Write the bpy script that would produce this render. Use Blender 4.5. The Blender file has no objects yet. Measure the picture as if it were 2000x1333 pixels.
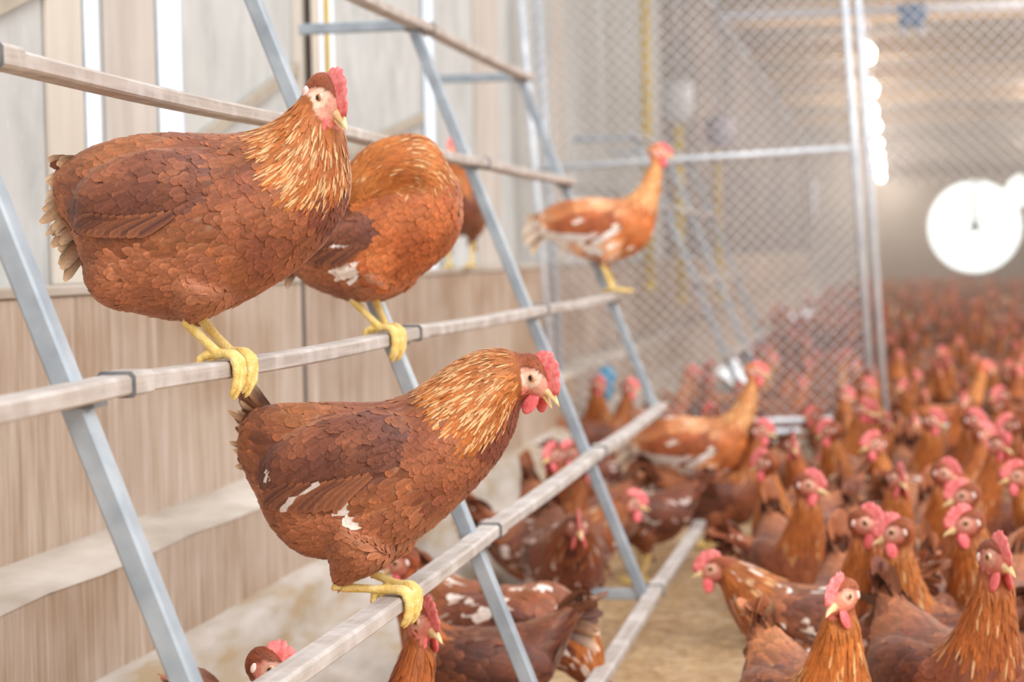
import bpy, bmesh, math, random
import numpy as np
from mathutils import Vector, Matrix, Euler
from mathutils.bvhtree import BVHTree
from mathutils import noise as mnoise

random.seed(7)
rng = np.random.default_rng(7)
scene = bpy.context.scene
COL = scene.collection
PI = math.pi

# ------------------------------------------------------------------ camera
FPX = 2000 * 70 / 36
EYE = 0.98
Rc = Matrix.Rotation(math.radians(10.49), 3, 'Z') @ Matrix.Rotation(PI / 2 - math.radians(2.44), 3, 'X') @ Matrix.Rotation(math.radians(-1.2), 3, 'Z')
CAMP = Vector((0, 0, EYE))
cam_d = bpy.data.cameras.new('camera')
cam = bpy.data.objects.new('camera', cam_d)
COL.objects.link(cam)
cam.matrix_world = Matrix.Translation(CAMP) @ Rc.to_4x4()
cam_d.lens = 70
cam_d.sensor_width = 36
cam_d.clip_start = 0.05
cam_d.clip_end = 300
cam_d.dof.use_dof = True
cam_d.dof.focus_distance = 2.62
cam_d.dof.aperture_fstop = 4.2
scene.camera = cam


def ray(px, py):
    return Rc @ Vector(((px - 1000) / FPX, -(py - 666.5) / FPX, -1.0))


def onY(px, py, Y):
    r = ray(px, py)
    return CAMP + r * (Y / r.y)


def onX(px, py, X):
    r = ray(px, py)
    return CAMP + r * (X / r.x)


def onZ(px, py, Z):
    r = ray(px, py)
    return CAMP + r * ((Z - EYE) / r.z)


# ------------------------------------------------------------------ colour + materials
def lin(c):
    out = []
    for v in c:
        v = v / 255.0
        out.append(v / 12.92 if v <= 0.04045 else ((v + 0.055) / 1.055) ** 2.4)
    return tuple(out)


def rgba(c):
    return lin(c) + (1.0,)


class NT:
    def __init__(self, name):
        self.m = bpy.data.materials.new(name)
        self.m.use_nodes = True
        self.n = self.m.node_tree.nodes
        self.l = self.m.node_tree.links
        self.b = self.n['Principled BSDF']

    def add(self, t, **kw):
        nd = self.n.new(t)
        for k, v in kw.items():
            if k in nd.inputs:
                nd.inputs[k].default_value = v
            else:
                setattr(nd, k, v)
        return nd

    def ln(self, a, b):
        self.l.new(a, b)

    def ramp(self, fac, stops):
        r = self.n.new('ShaderNodeValToRGB')
        e = r.color_ramp.elements
        while len(e) < len(stops):
            e.new(0.5)
        for i, (p, c) in enumerate(stops):
            e[i].position = p
            e[i].color = c
        self.ln(fac, r.inputs[0])
        return r.outputs[0]

    def coords(self, scale=(1, 1, 1), rot=(0, 0, 0), kind='Object'):
        tc = self.n.new('ShaderNodeTexCoord')
        mp = self.n.new('ShaderNodeMapping')
        mp.inputs['Scale'].default_value = scale
        mp.inputs['Rotation'].default_value = rot
        self.ln(tc.outputs[kind], mp.inputs[0])
        return mp.outputs[0]

    def noise(self, vec, scale=5, detail=4, rough=0.55, dist=0.0):
        n = self.n.new('ShaderNodeTexNoise')
        n.inputs['Scale'].default_value = scale
        n.inputs['Detail'].default_value = detail
        n.inputs['Roughness'].default_value = rough
        n.inputs['Distortion'].default_value = dist
        if vec is not None:
            self.ln(vec, n.inputs['Vector'])
        return n.outputs['Fac']

    def mix(self, fac, a, b, mode='MIX'):
        m = self.n.new('ShaderNodeMix')
        m.data_type = 'RGBA'
        m.blend_type = mode
        for s, v in ((m.inputs[0], fac), (m.inputs[6], a), (m.inputs[7], b)):
            if hasattr(v, 'links') or hasattr(v, 'is_linked'):
                self.ln(v, s)
            else:
                s.default_value = v
        return m.outputs[2]

    def bump(self, h, strength=0.3, dist=0.01):
        b = self.n.new('ShaderNodeBump')
        b.inputs['Strength'].default_value = strength
        b.inputs['Distance'].default_value = dist
        self.ln(h, b.inputs['Height'])
        self.ln(b.outputs[0], self.b.inputs['Normal'])

    def set(self, rough=0.6, metal=0.0, spec=0.4):
        self.b.inputs['Roughness'].default_value = rough
        self.b.inputs['Metallic'].default_value = metal
        self.b.inputs['Specular IOR Level'].default_value = spec

    def col(self, c):
        s = self.b.inputs['Base Color']
        if hasattr(c, 'is_linked'):
            self.ln(c, s)
        else:
            s.default_value = c


def mat_noise(name, c1, c2, scale=20, vec_scale=(1, 1, 1), rough=0.6, metal=0.0, spec=0.4, bump=0.2, bd=0.002, lo=0.35, hi=0.65, c3=None):
    m = NT(name)
    v = m.coords(vec_scale)
    f = m.noise(v, scale)
    st = [(lo, rgba(c1)), (hi, rgba(c2))] if c3 is None else [(lo, rgba(c1)), ((lo + hi) / 2, rgba(c3)), (hi, rgba(c2))]
    m.col(m.ramp(f, st))
    m.set(rough, metal, spec)
    if bump:
        m.bump(m.noise(v, scale * 3), bump, bd)
    return m.m


M = {}
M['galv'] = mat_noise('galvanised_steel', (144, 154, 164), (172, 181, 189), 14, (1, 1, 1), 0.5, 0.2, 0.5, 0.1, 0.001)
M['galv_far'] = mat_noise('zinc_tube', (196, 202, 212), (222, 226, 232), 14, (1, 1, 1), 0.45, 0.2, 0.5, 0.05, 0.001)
M['wire'] = mat_noise('zinc_wire', (206, 206, 212), (226, 226, 230), 30, (1, 1, 1), 0.5, 0.15, 0.5, 0)
M['yellow'] = mat_noise('yellow_plastic', (222, 190, 60), (238, 208, 90), 8, rough=0.45, bump=0)
M['white_plastic'] = mat_noise('white_plastic', (222, 226, 238), (240, 242, 248), 8, rough=0.4, bump=0)
M['lilac_plastic'] = mat_noise('lilac_plastic', (180, 180, 205), (215, 208, 225), 8, rough=0.4, bump=0)
M['blue'] = mat_noise('blue_plastic', (50, 160, 215), (70, 180, 230), 8, rough=0.4, bump=0)
M['steel_blue'] = mat_noise('steel_blue_paint', (90, 120, 165), (120, 150, 190), 8, rough=0.5, bump=0)
M['dark'] = mat_noise('dark_strap', (96, 98, 102), (124, 124, 126), 30, rough=0.6, bump=0)
M['black_pipe'] = mat_noise('black_rubber', (50, 45, 42), (75, 66, 60), 30, rough=0.6, bump=0)


def wood_rail():
    m = NT('dusty_rail_wood')
    v = m.coords((40, 1.2, 40))
    f = m.noise(v, 3, 6, 0.6)
    v2 = m.coords((6, 6, 6))
    g = m.noise(v2, 2.5, 4)
    a = m.ramp(f, [(0.3, rgba((162, 150, 142))), (0.7, rgba((194, 184, 177)))])
    b = m.ramp(g, [(0.45, (0, 0, 0, 1)), (0.7, (1, 1, 1, 1))])
    m.col(m.mix(b, a, rgba((204, 196, 192))))
    m.set(0.8, 0, 0.2)
    m.bump(f, 0.35, 0.0015)
    return m.m


M['rail'] = wood_rail()


def low_wall_mat():
    m = NT('stained_board_wall')
    v = m.coords((1, 14, 0.9))
    f = m.noise(v, 3.0, 7, 0.65, 0.2)
    a = m.ramp(f, [(0.28, rgba((154, 134, 116))), (0.45, rgba((182, 162, 144))), (0.58, rgba((192, 174, 160))), (0.75, rgba((218, 206, 196)))])
    g = m.noise(m.coords((1, 1.1, 1.6)), 1.6, 3)
    b = m.ramp(g, [(0.42, (0, 0, 0, 1)), (0.62, (1, 1, 1, 1))])
    a2 = m.mix(b, a, rgba((206, 180, 150)), 'MULTIPLY')
    mm = m.mix(0.55, a, a2)
    h = m.noise(m.coords((1, 30, 0.8)), 4, 5, 0.7)
    s = m.ramp(h, [(0.6, (0, 0, 0, 1)), (0.72, (1, 1, 1, 1))])
    mm2 = m.mix(s, mm, rgba((214, 202, 192)))
    m.col(m.mix(0.6, mm, mm2))
    m.set(0.85, 0, 0.15)
    m.bump(f, 0.35, 0.004)
    return m.m


M['lowwall'] = low_wall_mat()
M['ledge'] = mat_noise('dusty_concrete', (172, 158, 144), (204, 194, 184), 6, (1, .5, 1), 0.9, bump=0.4, bd=0.004, spec=.15)
M['bank'] = mat_noise('smooth_dusty_slope', (168, 146, 118), (194, 184, 176), 5, (2.5, .7, 2.5), 0.9, bump=0.35, bd=0.006, spec=.15, c3=(180, 168, 156))
M['upper'] = None


def upper_mat():
    m = NT('grey_sheet_wall')
    v = m.coords((1, 1, 0.6))
    f = m.noise(v, 9, 6, 0.6)
    a = m.ramp(f, [(0.35, rgba((176, 178, 177))), (0.65, rgba((202, 203, 203)))])
    g = m.noise(m.coords((1, 5, 0.5)), 2.2, 3)
    b = m.ramp(g, [(0.4, (0, 0, 0, 1)), (0.65, (1, 1, 1, 1))])
    c = m.mix(b, a, rgba((196, 196, 193)))
    h = m.noise(m.coords((1, 6, 2.5)), 12, 3)
    s = m.ramp(h, [(0.68, (0, 0, 0, 1)), (0.74, (1, 1, 1, 1))])
    c2 = m.mix(s, c, rgba((232, 232, 232)))
    m.col(m.mix(0.6, c, c2))
    m.set(0.8, 0, 0.2)
    m.bump(f, 0.25, 0.003)
    return m.m


M['upper'] = upper_mat()
M['tan_post'] = mat_noise('tan_board', (186, 176, 168), (204, 196, 188), 3, (1, 4, .6), 0.8, bump=0.15, spec=.2)
M['beige_post'] = mat_noise('beige_board', (202, 192, 180), (214, 206, 196), 3, (1, 4, .6), 0.8, bump=0.15, spec=.2)
M['brown_brace'] = mat_noise('brown_brace_wood', (170, 160, 146), (184, 174, 160), 5, (1, 2, 2), 0.8, bump=0.2, spec=.2)


def litter_mat():
    m = NT('straw_litter')
    v = m.coords((1, 1, 1))
    f = m.noise(v, 22, 6, 0.7, 0.6)
    a = m.ramp(f, [(0.3, rgba((168, 132, 98))), (0.5, rgba((206, 174, 136))), (0.7, rgba((236, 214, 182)))])
    g = m.noise(v, 3, 3)
    b = m.ramp(g, [(0.4, (0, 0, 0, 1)), (0.65, (1, 1, 1, 1))])
    m.col(m.mix(b, a, m.mix(0.4, a, rgba((190, 150, 112)))))
    m.set(0.95, 0, 0.1)
    m.bump(f, 0.8, 0.02)
    return m.m


M['litter'] = litter_mat()


def barn_wood(name, c1, c2, sc=(1, 6, 1), bands=None):
    m = NT(name)
    f = m.noise(m.coords(sc), 1.2, 5)
    m.col(m.ramp(f, [(0.3, rgba(c1)), (0.7, rgba(c2))]))
    m.set(0.8, 0, 0.2)
    return m.m


M['ceil'] = barn_wood('ceiling_boards', (104, 90, 80), (150, 132, 116), (1, 3, 1))
M['beam'] = barn_wood('ceiling_beam_wood', (160, 134, 108), (186, 158, 128), (2, 1, 1))
M['far'] = barn_wood('far_wall_boards', (160, 144, 134), (184, 168, 158), (1, 1, 1))
M['farbrown'] = barn_wood('brown_far_wall', (96, 84, 78), (136, 118, 108), (1, .6, 1.2))


def emis(name, c, s):
    m = bpy.data.materials.new(name)
    m.use_nodes = True
    nt = m.node_tree
    nt.nodes.clear()
    e = nt.nodes.new('ShaderNodeEmission')
    e.inputs[0].default_value = rgba(c)
    e.inputs[1].default_value = s
    o = nt.nodes.new('ShaderNodeOutputMaterial')
    nt.links.new(e.outputs[0], o.inputs[0])
    return m


M['daylight'] = emis('daylit_pane', (240, 246, 255), 1.15)
M['bulb'] = emis('lit_bulb', (255, 240, 215), 40)
M['sunlit'] = emis('daylit_round_opening', (255, 255, 244), 2.2)


def feather_mat(name, tint=(1, 1, 1), rough=0.55):
    m = NT(name)
    at = m.n.new('ShaderNodeAttribute')
    at.attribute_name = 'Col'
    oi = m.n.new('ShaderNodeObjectInfo')
    f = m.noise(m.coords((1, 1, 1)), 260, 2)
    v = m.ramp(f, [(0.3, (0.86, 0.86, 0.86, 1)), (0.7, (1.12, 1.12, 1.12, 1))])
    c = m.mix(1.0, at.outputs['Color'], v, 'MULTIPLY')
    c = m.mix(1.0, c, oi.outputs['Color'], 'MULTIPLY')
    m.col(c)
    m.set(rough, 0, 0.35)
    m.b.inputs['Sheen Weight'].default_value = 0.25
    m.b.inputs['Sheen Roughness'].default_value = 0.4
    m.b.inputs['Sheen Tint'].default_value = rgba((255, 215, 190))
    return m.m


M['feather'] = feather_mat('hen_feathers')
M['skin'] = feather_mat('hen_body_skin', rough=0.6)
M['comb'] = mat_noise('red_comb_flesh', (232, 104, 106), (250, 152, 150), 120, rough=0.45, spec=0.4, bump=0.3, bd=0.0006)
M['wattle'] = mat_noise('red_wattle_flesh', (226, 92, 98), (244, 132, 132), 120, rough=0.45, bump=0.3, bd=0.0006)
M['lobe'] = mat_noise('pale_ear_lobe', (228, 196, 184), (242, 222, 216), 90, rough=0.6, bump=0.1, bd=0.0004)
M['beak'] = mat_noise('horn_beak', (222, 176, 112), (242, 216, 170), 60, rough=0.35, bump=0)
M['pupil'] = mat_noise('black_pupil', (14, 10, 8), (20, 14, 10), 5, rough=0.08, spec=0.8, bump=0)
M['iris'] = mat_noise('amber_iris', (150, 96, 50), (190, 130, 70), 300, rough=0.1, spec=0.8, bump=0)
M['eyelid'] = mat_noise('pale_eyelid', (206, 170, 150), (226, 196, 176), 100, rough=0.5, bump=0)


def leg_mat():
    m = NT('yellow_scaled_leg')
    v = m.coords((1, 1, 1))
    f = m.noise(v, 60, 3)
    m.col(m.ramp(f, [(0.3, rgba((222, 184, 98))), (0.55, rgba((238, 208, 128))), (0.75, rgba((246, 224, 178)))]))
    m.set(0.5, 0, 0.4)
    vo = m.n.new('ShaderNodeTexVoronoi')
    vo.inputs['Scale'].default_value = 320
    m.ln(v, vo.inputs['Vector'])
    m.bump(vo.outputs['Distance'], 0.6, 0.0012)
    return m.m


M['leg'] = leg_mat()
M['claw'] = mat_noise('horn_claw', (206, 178, 140), (224, 200, 165), 60, rough=0.4, bump=0)


# ------------------------------------------------------------------ object helpers
def tag(o, label=None, cat=None, group=None, kind=None):
    if label:
        o['label'] = label
    if cat:
        o['category'] = cat
    if group:
        o['group'] = group
    if kind:
        o['kind'] = kind
    return o


def empty(name, loc=(0, 0, 0), rz=0, label=None, cat=None, group=None):
    o = bpy.data.objects.new(name, None)
    o.empty_display_size = 0.05
    COL.objects.link(o)
    o.location = loc
    o.rotation_euler = (0, 0, rz)
    return tag(o, label, cat, group)


class MB:
    """collects verts/faces and links them as one mesh object"""

    def __init__(s):
        s.v = []
        s.f = []
        s.mi = []

    def add(s, verts, faces, mi=0):
        b = len(s.v)
        s.v += [tuple(p) for p in verts]
        s.f += [tuple(i + b for i in f) for f in faces]
        s.mi += [mi] * len(faces)

    def box(s, lo, hi, M4=None, mi=0):
        x0, y0, z0 = lo
        x1, y1, z1 = hi
        v = [Vector(p) for p in ((x0, y0, z0), (x1, y0, z0), (x1, y1, z0), (x0, y1, z0), (x0, y0, z1), (x1, y0, z1), (x1, y1, z1), (x0, y1, z1))]
        if M4 is not None:
            v = [M4 @ p for p in v]
        s.add(v, [(3, 2, 1, 0), (4, 5, 6, 7), (0, 1, 5, 4), (1, 2, 6, 5), (2, 3, 7, 6), (3, 0, 4, 7)], mi)

    def bar(s, a, b, w, h, up=Vector((0, 0, 1)), mi=0, ch=0.0):
        """rectangular bar a->b with chamfered edges"""
        a = Vector(a)
        b = Vector(b)
        d = (b - a).normalized()
        sd = d.cross(up)
        if sd.length < 1e-4:
            sd = Vector((1, 0, 0))
        sd.normalize()
        u = sd.cross(d)
        if ch:
            pr = [(-w / 2 + ch, -h / 2), (w / 2 - ch, -h / 2), (w / 2, -h / 2 + ch), (w / 2, h / 2 - ch), (w / 2 - ch, h / 2), (-w / 2 + ch, h / 2), (-w / 2, h / 2 - ch), (-w / 2, -h / 2 + ch)]
        else:
            pr = [(-w / 2, -h / 2), (w / 2, -h / 2), (w / 2, h / 2), (-w / 2, h / 2)]
        n = len(pr)
        v = [p + sd * x + u * y for p in (a, b) for x, y in pr]
        f = [(i, (i + 1) % n, n + (i + 1) % n, n + i) for i in range(n)] + [tuple(range(n))[::-1], tuple(range(n, 2 * n))]
        s.add(v, f, mi)

    def sweep(s, pts, prof, up=Vector((0, 0, 1)), mi=0):
        """prof (x across, y up) swept along pts"""
        n = len(prof)
        v = []
        for i, p in enumerate(pts):
            d = (Vector(pts[min(i + 1, len(pts) - 1)]) - Vector(pts[max(i - 1, 0)])).normalized()
            sd = d.cross(up).normalized()
            u = sd.cross(d)
            v += [Vector(p) + sd * x + u * y for x, y in prof]
        f = []
        for k in range(len(pts) - 1):
            for i in range(n):
                f.append((k * n + i, k * n + (i + 1) % n, (k + 1) * n + (i + 1) % n, (k + 1) * n + i))
        f += [tuple(range(n))[::-1], tuple(range((len(pts) - 1) * n, len(pts) * n))]
        s.add(v, f, mi)

    def tube(s, pts, radii, n=10, mi=0):
        pts = [Vector(p) for p in pts]
        if not hasattr(radii, '__len__'):
            radii = [radii] * len(pts)
        v = []
        ref = Vector((0.31, 0.87, 0.21)).normalized()
        for i, p in enumerate(pts):
            d = (pts[min(i + 1, len(pts) - 1)] - pts[max(i - 1, 0)]).normalized()
            sd = d.cross(ref).normalized()
            u = sd.cross(d)
            for k in range(n):
                a = 2 * PI * k / n
                v.append(p + (sd * math.cos(a) + u * math.sin(a)) * radii[i])
        f = []
        for k in range(len(pts) - 1):
            for i in range(n):
                f.append((k * n + i, k * n + (i + 1) % n, (k + 1) * n + (i + 1) % n, (k + 1) * n + i))
        v.append(pts[0])
        v.append(pts[-1])
        c0, c1 = len(v) - 2, len(v) - 1
        L = (len(pts) - 1) * n
        for i in range(n):
            f.append((c0, (i + 1) % n, i))
            f.append((c1, L + i, L + (i + 1) % n))
        s.add(v, f, mi)

    def lathe(s, prof, c, n=24, mi=0):
        """prof: list of (r,z)"""
        v = []
        for r, z in prof:
            for k in range(n):
                a = 2 * PI * k / n
                v.append((c[0] + r * math.cos(a), c[1] + r * math.sin(a), c[2] + z))
        f = []
        for k in range(len(prof) - 1):
            for i in range(n):
                f.append((k * n + i, k * n + (i + 1) % n, (k + 1) * n + (i + 1) % n, (k + 1) * n + i))
        f.append(tuple(range(n))[::-1])
        f.append(tuple(range((len(prof) - 1) * n, len(prof) * n)))
        s.add(v, f, mi)

    def ell(s, M4, r, nu=14, nv=9, mi=0):
        v = [M4 @ Vector((0, 0, -r[2]))]
        for j in range(1, nv):
            t = -PI / 2 + PI * j / nv
            for i in range(nu):
                a = 2 * PI * i / nu
                v.append(M4 @ Vector((r[0] * math.cos(t) * math.cos(a), r[1] * math.cos(t) * math.sin(a), r[2] * math.sin(t))))
        v.append(M4 @ Vector((0, 0, r[2])))
        f = []
        for i in range(nu):
            f.append((0, 1 + (i + 1) % nu, 1 + i))
            f.append((len(v) - 1, 1 + (nv - 2) * nu + i, 1 + (nv - 2) * nu + (i + 1) % nu))
        for j in range(nv - 2):
            for i in range(nu):
                a = 1 + j * nu
                f.append((a + i, a + (i + 1) % nu, a + nu + (i + 1) % nu, a + nu + i))
        s.add(v, f, mi)

    def build(s, name, mats, parent=None, smooth=True, bevel=0):
        me = bpy.data.meshes.new(name)
        me.from_pydata(s.v, [], s.f)
        if not isinstance(mats, (list, tuple)):
            mats = [mats]
        for m in mats:
            me.materials.append(m)
        if len(mats) > 1:
            me.polygons.foreach_set('material_index', s.mi)
        if smooth:
            me.polygons.foreach_set('use_smooth', [True] * len(s.f))
        me.update()
        o = bpy.data.objects.new(name, me)
        COL.objects.link(o)
        if parent:
            o.parent = parent
        if bevel:
            md = o.modifiers.new('bevel', 'BEVEL')
            md.width = bevel
            md.segments = 2
        return o


def copy_tree(o, parent=None):
    c = o.copy()
    COL.objects.link(c)
    c.parent = parent
    for ch in list(o.children):
        copy_tree(ch, c)
    return c


# ------------------------------------------------------------------ hen builder
def cat(P, n):
    """Catmull-Rom resample rows of P (k, d) into n rows"""
    P = np.asarray(P, float)
    k = len(P)
    out = []
    for t in np.linspace(0, k - 1, n):
        i = min(int(t), k - 2)
        u = t - i
        p0, p1, p2, p3 = P[max(i - 1, 0)], P[i], P[i + 1], P[min(i + 2, k - 1)]
        out.append(0.5 * ((2 * p1) + (-p0 + p2) * u + (2 * p0 - 5 * p1 + 4 * p2 - p3) * u * u + (-p0 + 3 * p1 - 3 * p2 + p3) * u ** 3))
    return np.array(out)


def loft_side(mb, secs, n=18, steps=4):
    """secs: (topx,topz,botx,botz,halfwidth[,y]) -> closed body; returns samples (center, dir to previous, radius, s)"""
    S = [list(q) + [0.0] * (6 - len(q)) for q in secs]
    S = cat(S, (len(S) - 1) * steps + 1)
    v, f = [], []
    for q in S:
        top = np.array((q[0], q[5], q[1]))
        bot = np.array((q[2], q[5], q[3]))
        c = (top + bot) / 2
        u = (top - bot) / 2
        for k in range(n):
            a = 2 * PI * k / n
            ca, sa = math.cos(a), math.sin(a)
            v.append(c + u * ca + np.array((0, 1, 0)) * max(q[4], 0.002) * sa)
    m = len(S)
    for k in range(m - 1):
        for i in range(n):
            f.append((k * n + i, k * n + (i + 1) % n, (k + 1) * n + (i + 1) % n, (k + 1) * n + i))
    v.append((np.mean(v[:n], axis=0)))
    v.append((np.mean(v[(m - 1) * n:m * n], axis=0)))
    for i in range(n):
        f.append((m * n, (i + 1) % n, i))
        f.append((m * n + 1, (m - 1) * n + i, (m - 1) * n + (i + 1) % n))
    mb.add(v, f)
    C = np.array([[(q[0] + q[2]) / 2, q[5], (q[1] + q[3]) / 2] for q in S])
    Rr = np.array([0.5 * (math.hypot(q[0] - q[2], q[1] - q[3]) / 2 + max(q[4], .004)) for q in S])
    D = np.gradient(C, axis=0)
    D = -D / (np.linalg.norm(D, axis=1)[:, None] + 1e-9)
    return C, D, Rr


def remeshed(mb, voxel, smooth_it=6):
    me = bpy.data.meshes.new('tmp')
    me.from_pydata([tuple(p) for p in mb.v], [], mb.f)
    o = bpy.data.objects.new('tmp', me)
    COL.objects.link(o)
    r = o.modifiers.new('r', 'REMESH')
    r.mode = 'VOXEL'
    r.voxel_size = voxel
    r.use_smooth_shade = True
    s = o.modifiers.new('s', 'SMOOTH')
    s.factor = 0.6
    s.iterations = smooth_it
    dg = bpy.context.evaluated_depsgraph_get()
    dg.update()
    out = bpy.data.meshes.new_from_object(o.evaluated_get(dg))
    bpy.data.objects.remove(o)
    return out


PAL = dict(
    back=[(150, 78, 44), (128, 62, 40), (170, 96, 56)], wing=[(118, 60, 44), (98, 48, 40), (148, 80, 52)],
    neck=[(186, 96, 34), (168, 82, 30), (206, 118, 52)], breast=[(152, 78, 46), (136, 66, 44), (172, 98, 62)],
    throat=[(128, 56, 38), (110, 46, 38), (150, 72, 46)], belly=[(164, 90, 56), (180, 106, 70), (148, 80, 52)],
    head=[(146, 62, 28), (130, 52, 26), (164, 76, 34)], tail=[(124, 66, 42), (104, 56, 38), (150, 88, 56)],
    white=[(236, 226, 216), (224, 206, 192), (240, 232, 226)], tip=(238, 208, 174), streak=(240, 204, 150), thigh=[(160, 88, 54), (172, 98, 62), (146, 76, 48)])
def lift(d, a=.88, b=(14, 18, 17)):
    for k_, v_ in list(d.items()):
        if isinstance(v_, list) and k_ != 'white':
            d[k_] = [tuple(min(255, c * a + q) for c, q in zip(t, b)) for t in v_]


lift(PAL)
PALE = dict(PAL)
PALE.update(back=[(186, 118, 74), (206, 144, 102), (172, 102, 62)], neck=[(206, 138, 82), (216, 154, 104), (196, 122, 66)], breast=[(190, 108, 58), (178, 96, 50), (202, 124, 74)],
            belly=[(214, 160, 124), (226, 184, 156), (200, 140, 100)], tail=[(216, 196, 184), (230, 216, 208), (196, 160, 136)], throat=[(186, 104, 54), (176, 92, 46), (200, 120, 66)],
            head=[(196, 110, 56), (206, 124, 70), (186, 100, 50)], wing=[(160, 86, 50), (176, 104, 66), (148, 76, 44)])
DARKP = dict(PAL)
DARKP.update({k: [tuple(int(c * 0.78) for c in q) for q in PAL[k]] for k in ('back', 'wing', 'breast', 'throat', 'belly', 'thigh', 'tail')})


class Feathers:
    def __init__(s, fine=True):
        s.v, s.f, s.c = [], [], []
        s.fine = fine

    def add(s, pts, nrm, sides, W, cols, prof, ridge=0.1):
        """pts: centre-line points; sides: across vectors; prof: relative half widths; cols: per row (mid, edge)"""
        b = len(s.v)
        k = len(pts)
        for i in range(k):
            w = W * prof[i]
            s.v += [pts[i] - sides[i] * w - nrm[i] * w * ridge * 2, pts[i] + nrm[i] * w * ridge, pts[i] + sides[i] * w - nrm[i] * w * ridge * 2]
            s.c += [cols[i][1], cols[i][0], cols[i][1]]
        for i in range(k - 1):
            a = b + 3 * i
            s.f += [(a, a + 1, a + 4, a + 3), (a + 1, a + 2, a + 5, a + 4)]

    def build(s, name, parent):
        me = bpy.data.meshes.new(name)
        me.from_pydata([tuple(p) for p in s.v], [], s.f)
        ca = me.color_attributes.new('Col', 'FLOAT_COLOR', 'POINT')
        arr = np.ones((len(s.v), 4), np.float32)
        if len(s.v):
            arr[:, :3] = np.array(s.c, np.float32)
        ca.data.foreach_set('color', arr.ravel())
        me.materials.append(M['feather'])
        me.polygons.foreach_set('use_smooth', [True] * len(s.f))
        me.update()
        o = bpy.data.objects.new(name, me)
        COL.objects.link(o)
        o.parent = parent
        return o


def lc(c, k=1.0):
    return np.array(lin(c)) * k


PROF = [0.5, 0.95, 1.0, 0.8, 0.28]
TT = [0.0, 0.35, 0.65, 0.88, 1.0]


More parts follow.
